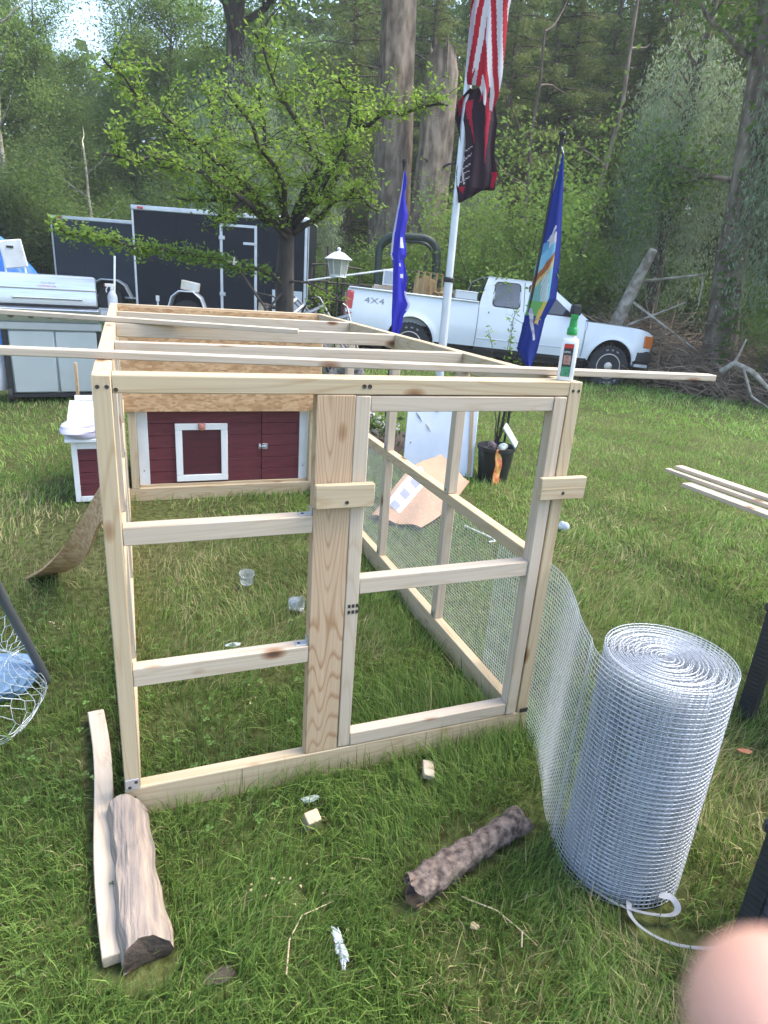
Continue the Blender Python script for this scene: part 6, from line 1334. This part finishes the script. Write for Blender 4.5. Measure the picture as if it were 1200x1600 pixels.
# ================================================================== WHITE BOARD, BUCKET, CARDBOARD
def yard():
    o = board('white_board', (2.055, 3.06, .30), (2.545, 2.825, .30), .022, .64, mat('scuffed_white_board', (.62, .68, .74), .6, col2=(.50, .57, .64), vscale=3, bump=.05), None, up=(.12, .35, 1), bev=.004); tag(o, 'large scuffed pale blue-white board leaning upright on the lawn behind the run', 'board')
    X = Vector((.49, -.235, 0)).normalized(); U = Vector((.12, .35, 1)).normalized(); Nn = X.cross(U)
    def on(a, b): return Vector((2.30, 2.9425, .30))+X*a+U*b+Nn*.0135
    for a, b, dx, dz, m in ((-.20, .14, .05, -.07, BARKD), (-.12, .06, .04, -.06, OLDW), (-.05, .16, .03, .005, BARKD), (-.235, -.1, .01, .01, BARKD)):
        p, q = on(a, b), on(a+dx, b+dz); MB().tube([p, (p+q)/2+Vector((0, 0, .004)), q], [.002, .004, .001], 4).build('scuff_mark', m, o)
    board('edge_strip', on(.232, -.31)+Nn*0, on(.232, .31), .028, .012, OLDW, o, up=tuple(Nn))
    # bucket with a sapling and rubbish
    bx_, by_, z0 = 2.66, 2.70, gz(2.66, 2.7); t = thing('black_pot', 'round black nursery pot holding a bare-stemmed sapling right of the white board', 'plant pot', (bx_, by_, z0))
    mb = MB(); n = 28; vs_ = []
    prof = [(.105, 0), (.112, .02), (.138, .24), (.147, .245), (.147, .27), (.138, .272), (.130, .23), (.0, .225)]
    mb.lathe(prof, (bx_, by_, z0), 30); mb.build('pot', mat('black_pot_plastic', (.018, .018, .02), .45, bump=.5, bscale=25), t, smooth=40)
    rs = np.random.RandomState(4); s = thing('potted_sapling', 'thin upright sapling with small fresh green leaves growing from the black pot', 'plant', (bx_, by_, z0+.2)); br = []; P = []
    for k in range(9):
        a = rs.rand()*6.28; sp = .05+.16*rs.rand(); hgt = .75+.75*rs.rand() if k < 6 else .45
        pts = [Vector((bx_, by_, z0+.22))+Vector((sp*math.cos(a)*u**1.2*1.2, sp*math.sin(a)*u**1.2, hgt*u)) for u in np.linspace(0, 1, 9)]
        for i in range(1, 9): pts[i] += Vector(rs.randn(3)*.006)
        br.append((pts, list(np.linspace(.006, .0015, 9))))
        for i in range(3, 9):
            P += [pts[i]]*5
            if rs.rand() < .5: q = pts[i]+Vector((rs.randn()*.06, rs.randn()*.06, .07)); br.append(([pts[i], q], [.002, .001])); P += [q]*5
    make_trunk_obj('stem', br, BARKD, s, (5, 4, 4)); Q = np.array([tuple(p) for p in P])+rs.randn(len(P), 3)*.016; crown_obj(Q, .034, (.10, .20, .02), (.28, .40, .07), rs, s, aspect=.38)
    o = board('food_wrapper', (bx_-.060, by_-.150, z0+.005), (bx_-.045, by_-.125, z0+.27), .055, .010, mat('orange_print', (.66, .42, .12), .4, col2=(.50, .09, .03), vscale=28), None, up=(0, -1, 0), bev=.002, warp=lambda u: (.004*math.sin(u*9), .004*math.sin(u*14))); tag(o, 'orange and yellow printed food bag hanging out of the black pot', 'wrapper')
    crumple('crushed_can', 'crumpled dark can on the rubbish in the black pot', 'can', (bx_-.07, by_-.06, z0+.285), (.04, .035, .034), mat('dark_can', (.16, .12, .12), .4, .4), 42)
    crumple('white_tissue', 'crumpled white tissue in the top of the black pot', 'tissue', (bx_-.0, by_-.09, z0+.285), (.035, .03, .03), mat('tissue', (.75, .76, .74), .8, col2=(.5, .6, .4), vscale=30), 43)
    o = board('plastic_tray', (bx_+.01, by_-.06, z0+.44), (bx_+.11, by_-.10, z0+.29), .10, .015, mat('pale_green_plastic', (.50, .60, .58), .3), None, up=(.5, -.6, .5), bev=.005); tag(o, 'pale grey-green plastic tray sticking out of the black pot', 'tray')
    # cardboard sheet
    mb = MB(); pa = mat('flattened_cardboard', (.35, .225, .145), .8, var=.12, vscale=5)
    def C(u, v): 
        a = Vector((1.40, 1.98, .01)); b = Vector((1.62, 1.74, .0)); c = Vector((2.22, 2.28, .09)); d = Vector((2.13, 2.58, .22))
        p = a.lerp(b, v).lerp(d.lerp(c, v), u); p.z += .10*math.sin(u*3.0)**2*(1-v)*.8+.012*math.sin(v*9+u*4)+.02; p.z -= .03*math.sin(math.pi*u)*v; return tuple(p)
    mb.grid(C, 20, 12); o = mb.build('cardboard_sheet', pa, None, solid=.006, smooth=40); tag(o, 'flattened curled sheet of brown cardboard lying outside the wire mesh', 'cardboard')
    def cf(u, v):
        if v < .12: return (.75, .78, .82)
        if v > .85: return (.55, .60, .42) if int(u*14) % 2 else (.72, .74, .78)
        return (.20, .22, .32) if (int(u*7) % 2 == 0 and .25 < v < .75) else ((.42, .42, .55) if int(u*40+v*9) % 3 else (.7, .72, .78))
    flag_mesh('printed_label', lambda u, v: tuple(Vector(C(.12+.50*u, .08+.32*v))+Vector((0, -.002, .009))), cf, 40, 16, o, PRINT)
    o = MB().tube([(1.90, 1.72, .03), (1.97, 1.50, .03), (1.96, 1.46, .03), (1.92, 1.46, .03)], .004, 6).build('wire_hook', WHITEP, None, smooth=50); tag(o, 'thin white wire hook lying in the grass beside the cardboard', 'hook')
    # white flowers in a mulch patch
    o = crumple('mulch_bed', 'small dark mulch bed beyond the run left of the white board', 'flower bed', (2.15, 3.9, .0), (.48, .40, .05), mat('dark_mulch', (.045, .03, .025), .95, bump=1, bscale=30), 51, 4, .2)
    rs = np.random.RandomState(8); t = thing('white_flower_plant', 'low plant with white blossoms on the dark mulch bed', 'plant', (2.1, 3.7, 0)); P = []; W_ = []
    for k in range(26):
        a, r_ = rs.rand()*6.28, rs.rand()*.33; p = (2.1+r_*math.cos(a), 3.72+r_*.7*math.sin(a), .10+.16*rs.rand()); P += [p]*9; W_.append(p)
    crown_obj(np.array(P)+rs.randn(len(P), 3)*.035, .05, (.05, .09, .04), (.12, .18, .06), rs, t, name='leaves'); W_ = np.repeat(np.array(W_), 6, 0)+rs.randn(len(W_)*6, 3)*.014+np.array([0, 0, .03]); crown_obj(W_, .035, (.75, .72, .74), (.80, .80, .80), rs, t, name='blossoms')
yard()

# ================================================================== RIGHT EDGE: BOARDS, WICKER FURNITURE
def right_edge():
    pal = PALE; G = 'boards stacked at the right edge'
    for lb, a, b, w_, h_ in (('topmost pale board of the small stack at the right edge', (3.075, 1.345, .462), (3.18, -.30, .462), .062, .019), ('thin greenish-ended batten under the top board of the right-hand stack', (3.02, 1.37, .440), (3.13, -.30, .440), .040, .020),
                             ('wide pale board lying lowest and nearest in the right-hand stack', (2.975, 1.165, .415), (3.06, -.35, .415), .085, .022)):
        o = board('loose_board', a, b, w_, h_, pal, None); tag(o, lb, 'board', G)
    # wicker bench that carries the boards (mostly outside the picture)
    def wicker_seat(label, cat, name, origin, rz, L, D, Hs, leg, back=0, panels=True):
        TM = Matrix.Translation(origin) @ Matrix.Rotation(rz, 4, 'Z'); t = thing(name, label, cat, origin)
        for i, (x, y) in enumerate(((0, 0), (L, 0), (0, D), (L, D))):
            hh = Hs if y == 0 or not back else back
            mb = MB()
            for k in range(int(hh/.016)): mb.box(x, x+leg, y, y+leg, k*.016+.0008, k*.016+.0152)
            mb.box(x+.003, x+leg-.003, y+.003, y+leg-.003, 0, hh); mb.build('leg', WICKER, t, M=TM, bevel=0)
        MB().box(-.01, L+leg+.01, -.01, D+leg+.01, Hs, Hs+.035).build('seat', WICKER, t, M=TM, bevel=.008)
        def weave(x0, x1, z0, z1, y, nm, ax='x'):
            mb = MB(); nx, nz_ = max(1, int((x1-x0)/.022)), max(1, int((z1-z0)/.013))
            for i in range(nx):
                for j in range(nz_):
                    o_ = .003 if (i+j) % 2 else 0
                    if ax == 'x': mb.box(x0+i*.022, x0+i*.022+.0212, y-.006-o_, y-o_, z0+j*.013, z0+j*.013+.0115)
                    else: mb.box(y-.006-o_, y-o_, x0+i*.022, x0+i*.022+.0212, z0+j*.013, z0+j*.013+.0115)
            q = mb.build(nm, WICKER2, t, M=TM); q['kind'] = 'stuff'
        weave(leg, L, Hs-.12 if not panels else .10, Hs-.003, .02, 'woven_apron'); weave(leg, D, Hs-.12 if not panels else .10, Hs-.003, .02, 'woven_side', 'y')
        if back: weave(leg, L, Hs+.04, back-.02, D+leg*.6, 'woven_back')
        return t
    wicker_seat('dark woven wicker chair leg at the right edge beyond the wire roll', 'chair', 'wicker_chair', (2.03, -.13, 0), R(-72), .60, .55, .42, .050, .85, panels=False)
    wicker_seat('dark grey woven wicker footstool at the bottom right corner', 'footstool', 'wicker_footstool', (1.235, -.80, 0), R(-80), .42, .42, .37, .036, 0)
    t = wicker_seat('long dark wicker table outside the right edge carrying the loose boards', 'table', 'wicker_table', (2.99, -.9, 0), R(90), 1.3, .40, .366, .05, 0, panels=False); t.location.x = 2.99
    t.matrix_basis = Matrix.Translation((2.99+.45, -1.0, 0)) @ Matrix.Identity(4)
right_edge()

# ================================================================== THE PHOTOGRAPHER'S HAND
def hand():
    t = thing('person', 'blurred pink fingertip of the photographer poking into the bottom right corner', 'person', CP+Vector((.1, 0, -.2)))
    C2 = lambda x, y, z: CM @ Vector((x, y, z))
    J = {'wrist': ((.150, -.235, .02), .026), 'palm': ((.125, -.165, -.002), .027), 'k1': ((.098, -.118, -.036), .0105), 'p1': ((.078, -.094, -.060), .0090), 'd1': ((.053, -.067, -.069), .0100), 't1': ((.0362, -.0492, -.070), .0100),
         'k2': ((.112, -.128, -.022), .010), 'p2': ((.098, -.118, -.056), .0095), 'd2': ((.080, -.120, -.062), .0085), 't2': ((.066, -.128, -.056), .0078),
         'k3': ((.128, -.140, -.014), .010), 'p3': ((.116, -.140, -.048), .009), 'd3': ((.098, -.144, -.054), .0082), 't3': ((.084, -.150, -.048), .0075),
         'k4': ((.144, -.155, -.006), .009), 'p4': ((.136, -.160, -.034), .0082), 'd4': ((.122, -.166, -.040), .0075), 't4': ((.110, -.170, -.036), .0068),
         'th0': ((.118, -.190, .020), .014), 'th1': ((.092, -.168, .030), .011), 'th2': ((.070, -.145, .030), .0095), 'arm': ((.20, -.36, .08), .036), 'arm2': ((.26, -.52, .16), .042)}
    E_ = [('wrist', 'palm'), ('palm', 'k1'), ('k1', 'p1'), ('p1', 'd1'), ('d1', 't1'), ('palm', 'k2'), ('k2', 'p2'), ('p2', 'd2'), ('d2', 't2'), ('palm', 'k3'), ('k3', 'p3'), ('p3', 'd3'), ('d3', 't3'), ('palm', 'k4'), ('k4', 'p4'), ('p4', 'd4'), ('d4', 't4'), ('wrist', 'th0'), ('th0', 'th1'), ('th1', 'th2'), ('wrist', 'arm'), ('arm', 'arm2')]
    nm = list(J); me = bpy.data.meshes.new('hand'); me.from_pydata([tuple(C2(*J[k][0])) for k in nm], [(nm.index(a), nm.index(b)) for a, b in E_], []); o = bpy.data.objects.new('hand', me); COL.objects.link(o)
    sk = o.modifiers.new('s', 'SKIN'); sl = me.skin_vertices[0].data
    for i, k in enumerate(nm): sl[i].radius = (J[k][1], J[k][1]); sl[i].use_root = (k == 'wrist')
    sb = o.modifiers.new('u', 'SUBSURF'); sb.levels = 3; sb.render_levels = 3
    dg = bpy.context.evaluated_depsgraph_get(); m2 = bpy.data.meshes.new_from_object(o.evaluated_get(dg)); bpy.data.objects.remove(o); m2.materials.clear(); m2.materials.append(SKIN); m2.shade_smooth(); m2.name = 'body'
    b = link(bpy.data.objects.new('body', m2), t)
hand()


# ================================================================== HAZE
def haze():
    m = bpy.data.materials.new('thin_air'); m.use_nodes = True; N = m.node_tree.nodes; L = m.node_tree.links; N.remove(N['Principled BSDF'])
    v = N.new('ShaderNodeVolumePrincipled'); v.inputs['Color'].default_value = (.93, .96, 1, 1); v.inputs['Density'].default_value = .0016
    L.new(v.outputs[0], N['Material Output'].inputs['Volume'])
    o = MB().box(-130, 170, -70, 170, -3, 34).build('haze', m, None); tag(o, 'thin pale summer haze over the lawn and woods', 'haze', kind='stuff')
haze()

# ------------------------------------------------------------------ labels that single out look-alike trees by their order from the left
def order_labels():
    by = {}
    for o in bpy.data.objects:
        if o.parent is None and 'label' in o and o.get('group') and any(k in o['group'] for k in ('conifers', 'leafy trees', 'undergrowth')): by.setdefault(o['label'], []).append(o)
    for lb, os_ in by.items():
        if len(os_) < 2: continue
        os_.sort(key=lambda o: math.atan2(o.location.x-CP.x, o.location.y-CP.y)); n = len(os_)
        nm = {2: ['left one', 'right one'], 3: ['left one', 'middle one', 'right one'], 4: ['leftmost', 'second from left', 'third from left', 'rightmost']}.get(n, ['leftmost', 'second from left', 'third from left', 'fourth from left', 'fifth from left', 'sixth from left', 'seventh from left', 'eighth from left'])
        for o, w_ in zip(os_, nm): o['label'] = lb+', '+w_
order_labels()
